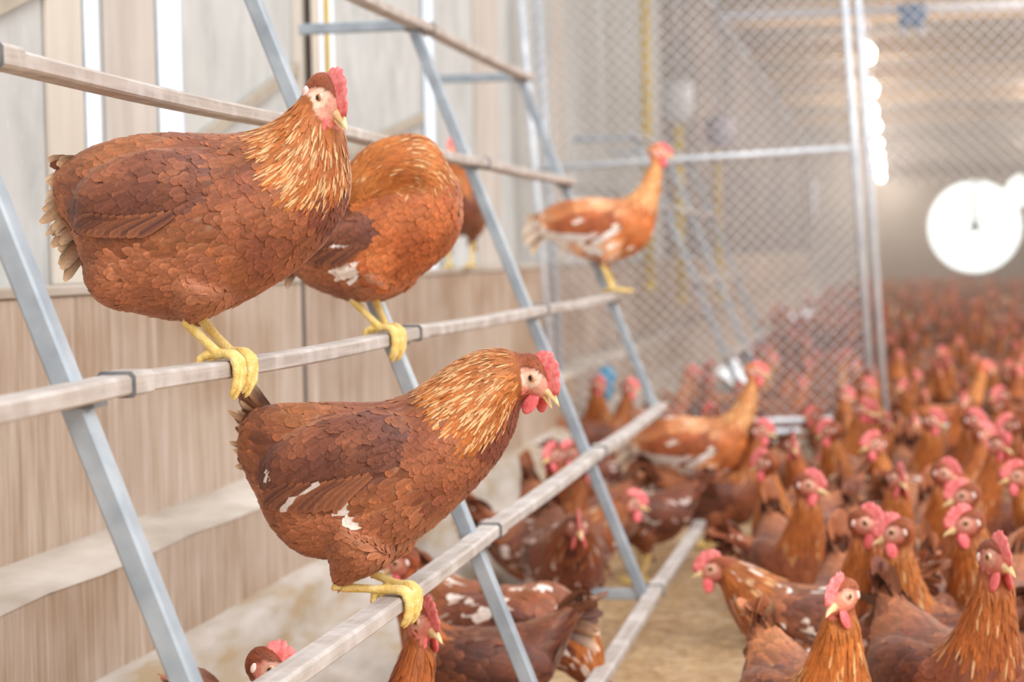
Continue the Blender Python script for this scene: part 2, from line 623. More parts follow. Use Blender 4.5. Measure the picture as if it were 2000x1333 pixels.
def make_hen(name, spec, label, loc=(0, 0, 0), rz=0, group=None, quality=2):
    """quality 2 hero, 1 middle distance, 0 crowd"""
    P = spec
    pal = P.get('pal', PAL)
    root = empty(name, loc, rz, label, 'hen', group)
    mb = MB()
    samp = []
    C, D, Rr = loft_side(mb, P['torso'])
    ntor = len(C)
    sv = np.linspace(0, 1, len(C))
    samp.append((C, D, Rr, sv, 0))
    if 'neck' in P:
        C, D, Rr = loft_side(mb, P['neck'])
        samp.append((C, D, Rr, np.linspace(0.62, 1, len(C)), 1))
    hs = P.get('hs', 1.0)
    hp = Vector(P['head'])
    HM = Matrix.Translation(hp) @ Matrix.Rotation(math.radians(P['hyaw']), 4, 'Z') @ Matrix.Rotation(math.radians(P['hpitch']), 4, 'Y') @ Matrix.Scale(hs, 4)
    HI = HM.inverted()
    # head loft in head frame
    hsec = [(-.030, .008, .008, .0), (-.024, .018, .015, .0), (-.010, .0225, .0175, .0), (.004, .0215, .0165, -.001), (.014, .017, .0135, -.003), (.022, .0115, .010, -.005), (.027, .006, .006, -.006)]
    v, f = [], []
    n = 16
    for x, hz, wy, zc in hsec:
        for k in range(n):
            a = 2 * PI * k / n
            v.append(HM @ Vector((x, wy * math.sin(a), zc + hz * math.cos(a))))
    m = len(hsec)
    for k in range(m - 1):
        for i in range(n):
            f.append((k * n + i, k * n + (i + 1) % n, (k + 1) * n + (i + 1) % n, (k + 1) * n + i))
    f += [tuple(range(n))[::-1], tuple(range((m - 1) * n, m * n))]
    mb.add(v, f)
    # thighs
    for lg in P['legs']:
        hip, hock = Vector(lg['hip']), Vector(lg['hock'])
        mid = hip.lerp(hock, 0.55)
        r0 = lg.get('r', 0.045)
        pts = [hip, hip.lerp(hock, .3), mid, hip.lerp(hock, .78), hip.lerp(hock, .93)]
        rr = [r0, r0 * .92, r0 * .64, r0 * .34, .008]
        mb.tube(pts, rr, 14)
        Ct = np.array([hip.lerp(hock, t) for t in np.linspace(0.25, 1, 6)])
        Dt = np.tile(np.array((hock - hip).normalized()), (6, 1))
        samp.append((Ct, Dt, np.interp(np.linspace(.25, 1, 6), [0, .55, 1], [r0, r0 * .72, .01]), np.zeros(6), 2))
    # wings (flattened bulges hugging the flanks)
    wing = P.get('wing')
    if wing:
        wx, wz, wa, wb, wang, wy, wt = wing
        for sd in (-1, 1):
            WM = Matrix.Translation((wx, sd * wy, wz)) @ Matrix.Rotation(math.radians(sd * P.get('wyaw', 4)), 4, 'Z') @ Matrix.Rotation(math.radians(wang), 4, 'Y')
            mb.ell(WM, (wa, wt, wb), 20, 12)
    for (c, r) in P.get('lumps', []):
        mb.ell(Matrix.Translation(c), r, 16, 10)
    me = remeshed(mb, {2: 0.0042, 1: 0.0055, 0: 0.009}[quality], {2: 8, 1: 6, 0: 3}[quality])
    body_name = 'body'
    me.name = body_name
    nv = len(me.vertices)
    co = np.empty(nv * 3, np.float32)
    me.vertices.foreach_get('co', co)
    co = co.reshape(-1, 3).astype(float)
    # sample tables
    SC = np.concatenate([s[0] for s in samp])
    SD = np.concatenate([s[1] for s in samp])
    SR = np.concatenate([s[2] for s in samp])
    SS = np.concatenate([s[3] for s in samp])
    SK = np.concatenate([np.full(len(s[0]), s[4]) for s in samp])
    hi = np.array(HI)

    def region(p):
        """returns kind, s, flow"""
        q = hi[:3, :3] @ p + hi[:3, 3]
        if q[0] > -.030 and abs(q[1]) < .021 and abs(q[2]) < .026 and np.linalg.norm(q / np.array((.034, .022, .027))) < 1.12:
            if ((q[0] - .006) / .0185) ** 2 + ((q[2] + .003) / .0155) ** 2 < 1 or q[0] > .019:
                return 'face', 1.0, np.array((-1., 0, 0)), q
            fl = np.array(HM.to_3x3() @ Vector((-1, 0, 0)))
            return 'head', 1.0, fl / np.linalg.norm(fl), q
        d = np.linalg.norm(SC - p, axis=1) / SR
        # thigh samples only when outside/lateral
        i = int(np.argmin(d))
        w = np.exp(-(d - d[i]) * 6)
        fl = (SD * w[:, None]).sum(0)
        fl /= np.linalg.norm(fl) + 1e-9
        s = SS[i]
        k = SK[i]
        rel = (p[2] - SC[i][2]) / SR[i]
        if wing:
            ca, sa = math.cos(math.radians(wang)), math.sin(math.radians(wang))
            dx, dz = p[0] - wx, p[2] - wz
            u = dx * ca - dz * sa
            vv = dx * sa + dz * ca
            if (u / (wa * .97)) ** 2 + (vv / (wb * .97)) ** 2 < 1 and abs(p[1]) > wy * .55 and p[2] > .0:
                g = math.radians(P.get('wflow', 10))
                fl = np.array((-math.cos(g), 0, -math.sin(g)))
                return 'wing', u / wa, fl, q
        if k == 2:
            return 'thigh', 0, fl, q
        if k == 1:
            return 'neck', s, fl, q
        if s > P.get('neck_s', 0.74):
            if rel < -0.25:
                return 'throat', s, fl, q
            return 'neck', s, fl, q
        if rel < -0.35 and s < 0.5:
            return 'belly', s, fl, q
        if s > 0.5 and rel < 0.45:
            return 'breast', s, fl, q
        return 'back', s, fl, q

    # body vertex colours (skin colour on the face, feather base elsewhere)
    ca = me.color_attributes.new('Col', 'FLOAT_COLOR', 'POINT')
    arr = np.ones((nv, 4), np.float32)
    whites = P.get('whites', [])
    wamt = P.get('wamt', 0.0)

    def is_white(p, kind):
        for (x, z, r) in whites:
            if (p[0] - x) ** 2 + (p[2] - z) ** 2 < r * r and p[1] < 0.0:
                return True
        return False
    if quality == 0:
        ph = rng.random(6) * 6
    for i in range(nv):
        kd, s, fl, q = region(co[i])
        if kd == 'face':
            e = math.hypot(q[0] - .006, q[2] - .002)
            c = lc((232, 200, 178) if quality == 2 else (224, 172, 150)) if e < .010 else lc((220, 158, 136) if quality == 2 else (214, 138, 120))
            if q[2] < -.010:
                c = lc((212, 128, 112))
            if quality == 0:
                c = lc((214, 124, 104))
        else:
            c = lc(pal[kd if kd != 'throat' else 'throat'][0], .75 if quality else 1.0)
            if quality < 1:
                k = 1 + .22 * math.sin(co[i][0] * 90 + ph[0]) * math.sin(co[i][2] * 110 + ph[1]) + .15 * rng.standard_normal()
                c = c * max(k, .4)
                if is_white(co[i], kd):
                    c = lc((226, 208, 192))
        arr[i, :3] = c
    ca.data.foreach_set('color', arr.ravel())
    me.materials.clear()
    me.materials.append(M['skin'])
    me.polygons.foreach_set('use_smooth', [True] * len(me.polygons))
    bo = bpy.data.objects.new(body_name, me)
    COL.objects.link(bo)
    bo.parent = root
    # ---------------- feathers
    if quality > 0:
        me.calc_loop_triangles()
        tri = np.empty(len(me.loop_triangles) * 3, np.int32)
        me.loop_triangles.foreach_get('vertices', tri)
        tri = tri.reshape(-1, 3)
        bvh = BVHTree.FromPolygons([tuple(p) for p in co], [tuple(t) for t in tri])
        A = co[tri[:, 0]]
        B = co[tri[:, 1]]
        Cc = co[tri[:, 2]]
        nr = np.cross(B - A, Cc - A)
        ar = np.linalg.norm(nr, axis=1) / 2
        nr = nr / (2 * ar[:, None] + 1e-12)
        area = ar.sum()
        N = int({2: 330000, 1: 90000}[quality])
        idx = rng.choice(len(tri), N, p=ar / area)
        u = rng.random((N, 1))
        v2 = rng.random((N, 1))
        fl_ = u + v2 > 1
        u = np.where(fl_, 1 - u, u)
        v2 = np.where(fl_, 1 - v2, v2)
        pts = A[idx] + (B[idx] - A[idx]) * u + (Cc[idx] - A[idx]) * v2
        dens = N / area
        fb = Feathers()
        fw = {1: Feathers(), -1: Feathers()}
        qs = 1.0 if quality == 2 else 1.6
        # kind: length, width(half), coverage, tip lift
        K = dict(head=(.009, .0014, 6, .0010), neck=(.032, .0021, 7.0, .0028), throat=(.021, .0033, 6, .0026), breast=(.025, .0066, 5.5, .0028), back=(.034, .0078, 5.5, .0030),
                 wing=(.031, .0074, 6, .0030), belly=(.031, .0060, 6, .0040), thigh=(.028, .0048, 6, .0032))
        accp = {k: (cv / (L * W * 2 * .8 * qs * qs)) / dens for k, (L, W, cv, h) in K.items()}
        mx = max(accp.values())
        R_ = rng.random(N)
        prof_h = [0.6, 0.9, 0.9, 0.6, 0.12]
        cells = set()
        for j in range(N):
            if R_[j] > mx:
                continue
            p = pts[j]
            kd, s, fl, q = region(p)
            if kd == 'face':
                continue
            if R_[j] > accp[kd]:
                continue
            L, W, cv, h = K[kd]
            L *= qs * (0.8 + .4 * random.random())
            W *= qs * (0.85 + .3 * random.random())
            if kd == 'back':
                k = np.interp(s, [0, .3, .75], [1.25, 1.1, .8])
                L *= k
                W *= k
            if kd == 'wing':
                k = np.interp(s, [-1, .2, 1], [1.7, 1.0, .6])
                L *= k
                W *= k
            if kd == 'neck':
                k = np.interp(s, [.7, .95, 1], [1.1, .75, .45])
                L *= k
                W *= k
            nn = nr[idx[j]]
            d = fl + rng.standard_normal(3) * (.10 if kd not in ('belly', 'thigh') else .2)
            d -= nn * d.dot(nn)
            ld = np.linalg.norm(d)
            if ld < .15:
                continue
            d /= ld
            P0 = Vector(p)
            n0 = Vector(nn)
            d0 = Vector(d)
            cl, nl = [P0], [n0]
            cur, cd, cn = P0, d0, n0
            for t in ((.5, 1.0) if quality == 1 or kd in ('head',) else (.5, 1.0)):
                nx = cur + cd * L * .5
                hit = bvh.find_nearest(nx)
                if hit[0] is not None and hit[3] < L * .35:
                    nx2, nn2 = hit[0], hit[1]
                    if nn2.dot(cn) < .0:
                        nx2, nn2 = nx, cn
                else:
                    nx2, nn2 = nx, cn
                cd = (nx2 - cur)
                cd = (cd - nn2 * cd.dot(nn2)).normalized()
                cur, cn = nx2, nn2
                cl.append(cur)
                nl.append(cn)
            # quadratic through three points
            rows, nrm, sds = [], [], []
            lift = h * (0.7 + .6 * random.random()) * (1 if quality == 2 else 1.3)
            for t in TT:
                a0, a1, a2 = (1 - t) * (1 - 2 * t), 4 * t * (1 - t), t * (2 * t - 1)
                pp = cl[0] * a0 + cl[1] * a1 + cl[2] * a2
                nn_ = (nl[0] * (1 - t) + nl[2] * t).normalized()
                rows.append(pp + nn_ * (-.0006 + lift * t))
                nrm.append(nn_)
            for i in range(5):
                dd = rows[min(i + 1, 4)] - rows[max(i - 1, 0)]
                sds.append(nrm[i].cross(dd).normalized())
            # colour
            b3 = [lc(c_) for c_ in pal[kd]]
            k3 = .5 + .9 * mnoise.noise(Vector(p) * 17 + Vector((5, 2, 9))) + .25 * (random.random() - .5)
            k3 = min(max(k3, 0), 1)
            base = b3[0] * (1 - abs(2 * k3 - 1)) + b3[2] * max(0, 2 * k3 - 1) + b3[1] * max(0, 1 - 2 * k3)
            kk = (0.82 + .34 * random.random()) * (1 + .26 * mnoise.noise(Vector(p) * 22) + .16 * mnoise.noise(Vector(p) * 60))
            base = base * kk
            wh = is_white(p, kd) or random.random() < wamt * (1.5 if kd in ('belly', 'thigh', 'wing') else .6)
            if P.get('fade') and kd in ('neck', 'throat', 'breast') and random.random() < .1:
                base = base * 1.25
            if wh:
                base = lc(random.choice(pal['white']))
            edge = base * (1.12 + .16 * random.random())
            tip = base * (1.15 + .3 * random.random())
            mid = base * .92
            cols = [(mid, edge)] * 3 + [(mid * 1.08, tip), (tip, tip)]
            if kd == 'neck' and not wh:
                pr = np.interp(s, [.62, .70, .80, .93, 1], [.25, .42, .30, .05, 0]) * P.get('streak', 1) * (1 if p[2] > .1 else .5)
                if random.random() < pr:
                    st = lc(pal['streak']) * (.8 + .3 * random.random())
                    cols = [(mid, base)] + [(mid * .4 + st * .6, base)] + [(st, base * 1.1)] * 2 + [(st, st * .7)]
            if kd == 'back' and not wh and random.random() < .25:
                cols = [(mid, edge), (mid * .8 + lc(pal['tip']) * .15, edge), (mid, edge), (mid * 1.2, tip * 1.25), (tip * 1.3, tip * 1.3)]
            tgt = fb
            if kd == 'wing':
                tgt = fw[1 if p[1] > 0 else -1]
            tgt.add(rows, nrm, sds, W, cols, prof_h if kd in ('neck', 'head', 'throat') else PROF)
        # flight feathers on each wing
        if wing:
            g = math.radians(wang)
            ax = np.array((math.cos(g), 0, -math.sin(g)))
            up = np.array((math.sin(g), 0, math.cos(g)))
            for sd in (-1, 1):
                nfl = 11 if quality == 2 else 7
                for k in range(nfl):
                    t = k / (nfl - 1)
                    st = np.array((wx, sd * (wy + wt * .45), wz)) + ax * wa * (.35 - 1.0 * t) + up * (-wb * (.62 - .25 * t))
                    drp = P.get('wflow', 10) + 4 + 6 * (1 - t)
                    dr = np.array((-math.cos(math.radians(drp)), 0, -math.sin(math.radians(drp)) + .12 * t))
                    Lf = P.get('flen', .075) * (0.85 + .3 * t)
                    c0 = Vector(st)
                    rows, nrm, sds = [], [], []
                    cur = Vector(c0)
                    for i, tt in enumerate(TT):
                        pp = c0 + Vector(dr) * Lf * tt
                        hit = bvh.find_nearest(pp)
                        if hit[0] is not None:
                            pp = hit[0] + hit[1] * (.004 + .0025 * (nfl - k) / nfl * tt + .001)
                            nv_ = hit[1]
                        else:
                            nv_ = Vector((0, sd, .1)).normalized()
                        rows.append(pp)
                        nrm.append(nv_)
                    for i in range(5):
                        dd = rows[min(i + 1, 4)] - rows[max(i - 1, 0)]
                        sds.append(nrm[i].cross(dd).normalized())
                    base = lc(random.choice(pal['wing']), .95)
                    wh = is_white(np.array(rows[2]), 'wing') or random.random() < wamt * 2
                    if wh:
                        base = lc(random.choice(pal['white']))
                    ed = base * .6 + lc((190, 120, 76)) * .4
                    fw[sd].add(rows, nrm, sds, .0075 * qs ** .5, [(base * .8, ed)] * 4 + [(ed, ed)], [.7, .95, 1, .8, .25], .05)
        # loose fluff at rear
        fb.build('plumage', root)
        for sd in (-1, 1):
            if len(fw[sd].f):
                fw[sd].build('wing', root)
    # ---------------- tail
    tl = P['tail']
    ft = Feathers()
    tb = Vector(tl['base'])
    ang = math.radians(tl['ang'])
    nt = tl.get('n', 14) if quality else 5
    for k in range(nt):
        u = (k / (nt - 1)) * 2 - 1
        for layer in range(2 if quality == 2 else 1):
            a2 = ang + u * math.radians(tl.get('spread', 24)) + layer * .1
            side = (random.random() - .5) * .5
            if k % 2:
                side = -side
            Lt = tl['len'] * (0.85 + .25 * random.random()) * (1 - .12 * abs(u)) * (1 - .25 * layer)
            d = Vector((-math.cos(a2), side * .6, math.sin(a2))).normalized()
            start = tb + Vector((0.02, side * .04, u * tl.get('h', .03)))
            sidev = Vector((0, 1, 0)) if random.random() < .0 else Vector((math.sin(a2) * .9, .45 * (1 if side > 0 else -1), math.cos(a2) * .9)).normalized()
            nv_ = d.cross(sidev).normalized()
            sidev = nv_.cross(d)
            rows = []
            curl = tl.get('curl', -.02) * (0.6 + .8 * random.random())
            for t in TT:
                rows.append(start + d * Lt * t + Vector((0, 0, curl * t * t)))
            base = lc(random.choice(pal['tail']), .9 + .2 * random.random())
            tipc = lc(pal['tip']) if random.random() < tl.get('pale', .6) else base * 1.2
            cols = [(base, base * 1.05), (base, base * 1.1), (base * .7 + tipc * .3, base * .8 + tipc * .2), (base * .3 + tipc * .7, base * .5 + tipc * .5), (tipc, tipc)]
            ft.add(rows, [nv_] * 5, [sidev] * 5, tl.get('w', .011) * (1 if quality else 2), cols, [.6, .9, 1, .8, .3], .08)
    if quality:
        ft.build('tail', root)
    # ---------------- head parts
    s3 = HM
    # comb
    cb = MB()
    cprof = P.get('comb', 1.0) * (1.0 if quality else .7)
    nc = 44 if quality == 2 else 22
    xs = np.linspace(.026, -.009, nc)
    v, f = [], []
    rowsN = 5
    for i, x in enumerate(xs):
        t = i / (nc - 1)
        zb = np.interp(x, [-.02, -.01, .004, .014, .0265], [.015, .0185, .0175, .0105, -.002])
        env = math.sin(PI * min(1, t * 1.0 + .03)) ** .55
        th = abs(math.sin(t * PI * 6.0)) ** .7
        ht = (.0060 + .0150 * env * (.62 + .38 * th)) * cprof
        if t > .98 or t < .01:
            ht = .003
        lean = (x + .004) * .38
        for r in range(rowsN):
            rr = r / (rowsN - 1)
            zz = zb - .003 + (ht + .003) * rr
            thk = (.0032 * (1 - rr) + .0013 * rr) * (1 if r < rowsN - 1 else .45) * math.sin(PI * min(max(t, .06), .94)) ** .3
            bend = .0022 * math.sin(x * 160 + 1.3) * rr
            v.append(s3 @ Vector((x + lean * rr + (.0035 * rr if x > .012 else -.002 * rr), bend - thk, zz)))
            v.append(s3 @ Vector((x + lean * rr + (.0035 * rr if x > .012 else -.002 * rr), bend + thk, zz)))
    W2 = rowsN * 2
    for i in range(nc - 1):
        a = i * W2
        b = a + W2
        for r in range(rowsN - 1):
            f.append((a + 2 * r, b + 2 * r, b + 2 * r + 2, a + 2 * r + 2))
            f.append((a + 2 * r + 1, a + 2 * r + 3, b + 2 * r + 3, b + 2 * r + 1))
        f.append((a + W2 - 2, b + W2 - 2, b + W2 - 1, a + W2 - 1))
        f.append((a, a + 1, b + 1, b))
    f.append(tuple([2 * r for r in range(rowsN)] + [2 * r + 1 for r in reversed(range(rowsN))]))
    a = (nc - 1) * W2
    f.append(tuple([a + 2 * r for r in reversed(range(rowsN))] + [a + 2 * r + 1 for r in range(rowsN)]))
    cb.add(v, f)
    if quality == 0:
        for sd in (-1, 1):
            cb.ell(s3 @ Matrix.Translation((.015, sd * .005, -.018)), (.006, .0025, .009), 8, 5)
    cb.build('comb', M['comb'], root)
    # beak
    bk = MB()
    op = P.get('open', 0.0)
    U = Matrix.Translation((.020, 0, -.006)) @ Matrix.Rotation(-op * .4, 4, 'Y')
    L_ = Matrix.Translation((.020, 0, -.008)) @ Matrix.Rotation(op, 4, 'Y')

    def beakpart(Mx, ln, h, w, dz, hook):
        v, f = [], []
        n = 10
        ks = 7
        for i in range(ks):
            t = i / (ks - 1)
            sc = (1 - t) ** .65 * .97 + .03
            for k in range(n):
                a = 2 * PI * k / n
                zz = h * sc * math.sin(a)
                if (dz > 0 and zz < 0) or (dz < 0 and zz > 0):
                    zz *= .25
                v.append(s3 @ Mx @ Vector((ln * t, w * sc * math.cos(a), zz - hook * t * t)))
        for i in range(ks - 1):
            for k in range(n):
                f.append((i * n + k, i * n + (k + 1) % n, (i + 1) * n + (k + 1) % n, (i + 1) * n + k))
        f += [tuple(range(n))[::-1], tuple(range((ks - 1) * n, ks * n))]
        bk.add(v, f)
    beakpart(U, .027, .0088, .0072, 1, .0065)
    beakpart(L_, .022, .0052, .0056, -1, .001)
    bk.build('beak', M['beak'], root)
    if quality > 0:
        for sd in (-1, 1):
            w = MB()
            w.ell(s3 @ Matrix.Translation((.016 + (P.get('wxo', 0) if sd < 0 else 0), sd * (P.get('wyo', .0095) if sd < 0 else .0095), -.0245 + (P.get('wzo', 0) if sd < 0 else 0))) @ Matrix.Rotation(sd * .25, 4, 'X'), (.0095, .0032, .0145), 14, 10)
            w.build('wattle', M['wattle'], root)
            w = MB()
            w.ell(s3 @ (Matrix.Translation((-.0105, sd * P.get('ly', .0192), -.0035)) @ Matrix.Rotation(-.4, 4, 'Y') if quality == 2 else Matrix.Translation((-.0135, sd * .0158, -.002))), (.0052, .0034, .0100) if quality == 2 else (.0036, .0026, .0062), 12, 8)
            w.build('ear_lobe', M['lobe'], root)
            # eye: sphere with pupil and iris rings facing outward
            e = MB()
            EM = s3 @ Matrix.Translation((.0065, sd * .0128, .0035)) @ Matrix.Rotation(math.radians(90 * -sd), 4, 'X')
            r = .0052
            v, f, mi = [], [], []
            nn_ = 16
            th = [0, 18, 34, 44, 58, 75, 95]
            v.append(EM @ Vector((0, 0, r)))
            for a_ in th[1:]:
                for k in range(nn_):
                    a = 2 * PI * k / nn_
                    t_ = math.radians(a_)
                    v.append(EM @ Vector((r * math.sin(t_) * math.cos(a), r * math.sin(t_) * math.sin(a), r * math.cos(t_) * (1 if a_ < 50 else .98))))
            for k in range(nn_):
                f.append((0, 1 + k, 1 + (k + 1) % nn_))
                mi.append(0)
            for j in range(len(th) - 2):
                for k in range(nn_):
                    f.append((1 + j * nn_ + k, 1 + (j + 1) * nn_ + k, 1 + (j + 1) * nn_ + (k + 1) % nn_, 1 + j * nn_ + (k + 1) % nn_))
                    mi.append(0 if j < 1 else (1 if j < 3 else 2))
            e.add(v, f)
            e.mi = mi
            e.build('eye', [M['pupil'], M['iris'], M['eyelid']], root)
    # ---------------- legs
    for lg in P['legs']:
        lm = MB()
        hock, foot = Vector(lg['hock']), Vector(lg['foot'])
        hk = hock.lerp(Vector(lg['hip']), .12)
        pts = [hk, hock, hock.lerp(foot, .15), hock.lerp(foot, .5), hock.lerp(foot, .85), foot]
        lm.tube(pts, [.0078, .0082, .0068, .0060, .0066, .0078], 12 if quality else 6)
        yw = lg.get('toe', 0)
        grip = P.get('grip', True)
        ty = lg.get('ty', 0)
        for k, (a, Lk) in enumerate(((-22, .9), (0, 1.08), (24, .9), (180 + (8 if lg['foot'][1] > 0 else -8), .6))):
            ar_ = math.radians(a + ty)
            dx, dy = math.cos(ar_), math.sin(ar_)
            gx = P.get('railhw', .019)
            if grip:
                if k < 3:
                    fr = max(gx + .006 - foot.x, .012)
                    hang = (.058 - fr) * Lk + P.get('hang', .0)
                    dyy = math.tan(math.radians(a)) * fr
                    tp = [foot + Vector((-.003, 0, .0)), Vector((foot.x + fr * .45, foot.y + dyy * .5, .010)), Vector((foot.x + fr * .85, foot.y + dyy * .9, .0065)),
                          Vector((foot.x + fr * 1.05, foot.y + dyy * 1.1, -.003)), Vector((foot.x + fr * 1.05 + .001, foot.y + dyy * 1.15, -.4 * hang - .004)),
                          Vector((foot.x + fr * 1.02, foot.y + dyy * 1.15, -.8 * hang - .004)), Vector((foot.x + fr * .85, foot.y + dyy * 1.1, -hang - .008)), Vector((foot.x + fr * .66, foot.y + dyy * 1.1, -hang - .015))]
                    rr = [.0065, .0062, .0056, .0060, .0050, .0052, .0040, .0010]
                else:
                    bx = -(gx + .006)
                    tp = [foot, Vector((foot.x * .4 + bx * .6, foot.y, .008)), Vector((bx, foot.y + dy * .003, .002)), Vector((bx - .001, foot.y, -.010)), Vector((bx + .003, foot.y, -.018)), Vector((bx + .006, foot.y, -.023))]
                    rr = [.0066, .006, .0055, .0048, .0038, .001]
            else:
                Lg = .048 * Lk
                z0 = .006
                tp = [foot + Vector((0, 0, 0)), Vector((foot.x + dx * Lg * .35, foot.y + dy * Lg * .35, z0 + .003)), Vector((foot.x + dx * Lg * .65, foot.y + dy * Lg * .65, z0 - .0005)),
                      Vector((foot.x + dx * Lg * .9, foot.y + dy * Lg * .9, z0)), Vector((foot.x + dx * Lg * 1.1, foot.y + dy * Lg * 1.1, .003)), Vector((foot.x + dx * Lg * 1.22, foot.y + dy * Lg * 1.22, .001))]
                rr = [.0065, .0058, .0052, .0046, .0036, .0009]
            if quality == 2:
                X = cat([list(t_) + [r_] for t_, r_ in zip(tp, rr)], 22)
                # knuckle pads
                rad = [x[3] * (1 + .09 * math.sin(i * 1.75)) for i, x in enumerate(X)]
                lm.tube([x[:3] for x in X], rad, 10)
            else:
                lm.tube(tp, rr, 6)
        if quality == 2:
            lme = remeshed(lm, .0013, 4)
            lme.materials.clear()
            lme.materials.append(M['leg'])
            lo = bpy.data.objects.new('leg', lme)
            COL.objects.link(lo)
            lo.parent = root
        else:
            lm.build('leg', M['leg'], root)
    return root


# ------------------------------------------------------------------ setting
def struct(name, mb, mat, smooth=False, **kw):
    o = mb.build(name, mat, None, smooth=smooth, **kw)
    o['kind'] = 'structure'
    return o


WX = -1.45
UX = -1.58
Y_NEAR, Y_FAR = -6.0, 45.0
# floor: gently uneven litter
fm = MB()
nx, ny = 60, 170
xs = np.concatenate([np.linspace(-1.0, 4.8, nx - 3), [7, 10, 14]])
ys = np.concatenate([[-12, -9, -6, -4, -2], np.linspace(-1, 12, 120), np.linspace(12.3, Y_FAR, 50)])
v = []
for y in ys:
    for x in xs:
        v.append((x, y, -.004 + .006 * math.sin(x * 7 + y * 3) * math.sin(y * 5.3) + .003 * rng.standard_normal()))
f = []
for j in range(len(ys) - 1):
    for i in range(nx - 1):
        a = j * nx + i
        f.append((a, a + 1, a + nx + 1, a + nx))
fm.add(v, f)
struct('floor', fm, M['litter'], smooth=True)
# straw stems lying on the litter near the perch foot
sm = MB()
for k in range(2600):
    x = -.9 + 1.7 * random.random()
    y = 2.6 + 4.4 * random.random()
    a = random.random() * PI
    L = .012 + .03 * random.random()
    z = .004 + .008 * random.random()
    d = Vector((math.cos(a), math.sin(a), .15 * (random.random() - .5)))
    sm.bar(Vector((x, y, z)), Vector((x, y, z)) + d * L, .0022, .0012)
M['straw'] = mat_noise('straw_stems', (214, 178, 116), (240, 214, 160), 3, rough=.7, bump=0)
o = sm.build('loose_straw', M['straw'], smooth=False)
tag(o, 'loose pale straw stems strewn over the litter below the perches', 'straw', kind='stuff')

# low wall: board panel, ledge, lower face, sloping bank (profile swept along Y)
lw = MB()
yy = [Y_NEAR, 4.90]
lw.box((WX - .14, Y_NEAR, .47), (WX, 4.900, .925))
lw.box((WX - .14, 4.916, .47), (WX, Y_FAR, .925))
struct('wall_left', lw, M['lowwall'], bevel=.004)
lw = MB()
lw.box((UX - .16, Y_NEAR, .925), (WX + .006, Y_FAR, .943))
sl = MB()
sl.box((WX - .05, 4.898, .47), (WX + .0015, 4.922, .925))
struct('trim_11', sl, M['black_pipe'])
struct('trim_1', lw, M['ledge'], bevel=.003)
lw = MB()
n = 90
prof = [(WX - .1, .455), (WX, .478), (WX + .03, .470), (-1.32, .456), (-1.318, .45)]
v, f = [], []
ysl = np.linspace(Y_NEAR, 14, n)
for y in ysl:
    for (x, z) in prof:
        v.append((x, y, z + .004 * math.sin(y * 9) * (1 if x > WX + .01 else .3)))
for j in range(n - 1):
    for i in range(len(prof) - 1):
        a = j * len(prof) + i
        f.append((a, a + 1, a + len(prof) + 1, a + len(prof)))
lw.add(v, f)
struct('trim_2', lw, M['ledge'], smooth=True)
lw = MB()
lw.box((WX - .14, Y_NEAR, .0), (-1.32, Y_FAR, .452))
struct('baseboard_left', lw, M['lowwall'])
# sloping dusty bank at the wall foot
lw = MB()
prof = [(-1.325, .272), (-1.29, .262), (-1.262, .245), (-1.25, .19), (-1.235, .165), (-1.15, .125), (-1.05, .082), (-.98, .03), (-.93, -.01)]
v, f = [], []
ysl = np.linspace(Y_NEAR, 14, 200)
for y in ysl:
    for i, (x, z) in enumerate(prof):
        wob = .010 * math.sin(y * 6.1 + i) + .006 * math.sin(y * 17 + 2 * i)
        v.append((x + (wob * .6 if 0 < i else 0), y, z + wob * (.7 if 0 < i < 8 else 0)))
for j in range(len(ysl) - 1):
    for i in range(len(prof) - 1):
        a = j * len(prof) + i
        f.append((a, a + 1, a + len(prof) + 1, a + len(prof)))
lw.add(v, f)
struct('trim_3', lw, M['bank'], smooth=True)

# upper wall: grey sheet between tall daylight slits
slits = [(3.82, 3.92), (4.24, 4.42), (5.52, 5.75), (6.90, 7.09)]
uw = MB()
edges = [Y_NEAR] + [e for s in slits for e in s] + [14.8]
for i in range(0, len(edges), 2):
    uw.box((UX - .12, edges[i], .943), (UX, edges[i + 1], 3.4))
o = struct('wall_left_upper', uw, M['upper'])
for k, (a, b) in enumerate(slits):
    w = MB()
    w.box((UX - .02, a, .943), (UX - .003, b, 3.4))
    o = struct('window_%d' % (k + 1), w, M['daylight'])
    fr = MB()
    fr.bar((UX + .003, a - .006, .943), (UX + .003, a - .006, 3.4), .012, .012)
    f_ = fr.build('window_frame', M['galv'], o, smooth=False)


def post(name, y0, y1, mat, d=.02):
    m = MB()
    m.box((UX + .0005, y0, .943), (UX + d, y1, 3.4))
    return struct(name, m, mat, bevel=.003)


post('trim_4', 3.93, 4.215, M['tan_post'], .012)
post('trim_5', 3.63, 3.80, M['beige_post'], .012)
post('trim_6', 5.30, 5.485, M['beige_post'], .03)
post('trim_7', 7.8, 8.3, M['tan_post'], .01)
post('trim_8', 9.7, 10.1, M['tan_post'], .01)
# diagonal braces on the sheet
br = empty('wall_brace', (UX + .012, 4.5, 1.3), 0, 'grey-brown diagonal brace strip climbing the grey wall behind the perching hens', 'brace')
for (y0, z0, y1, z1) in ((4.5, 1.27, 5.50, 1.57), (5.8, 1.30, 6.86, 1.48), (2.4, 1.12, 3.7, 1.55)):
    b = MB()
    b.bar((0, y0 - 4.5, z0 - 1.3), (0, y1 - 4.5, z1 - 1.3), .03, .014, up=Vector((1, 0, 0)))
    b.build('strip', M['brown_brace'], br, smooth=False)
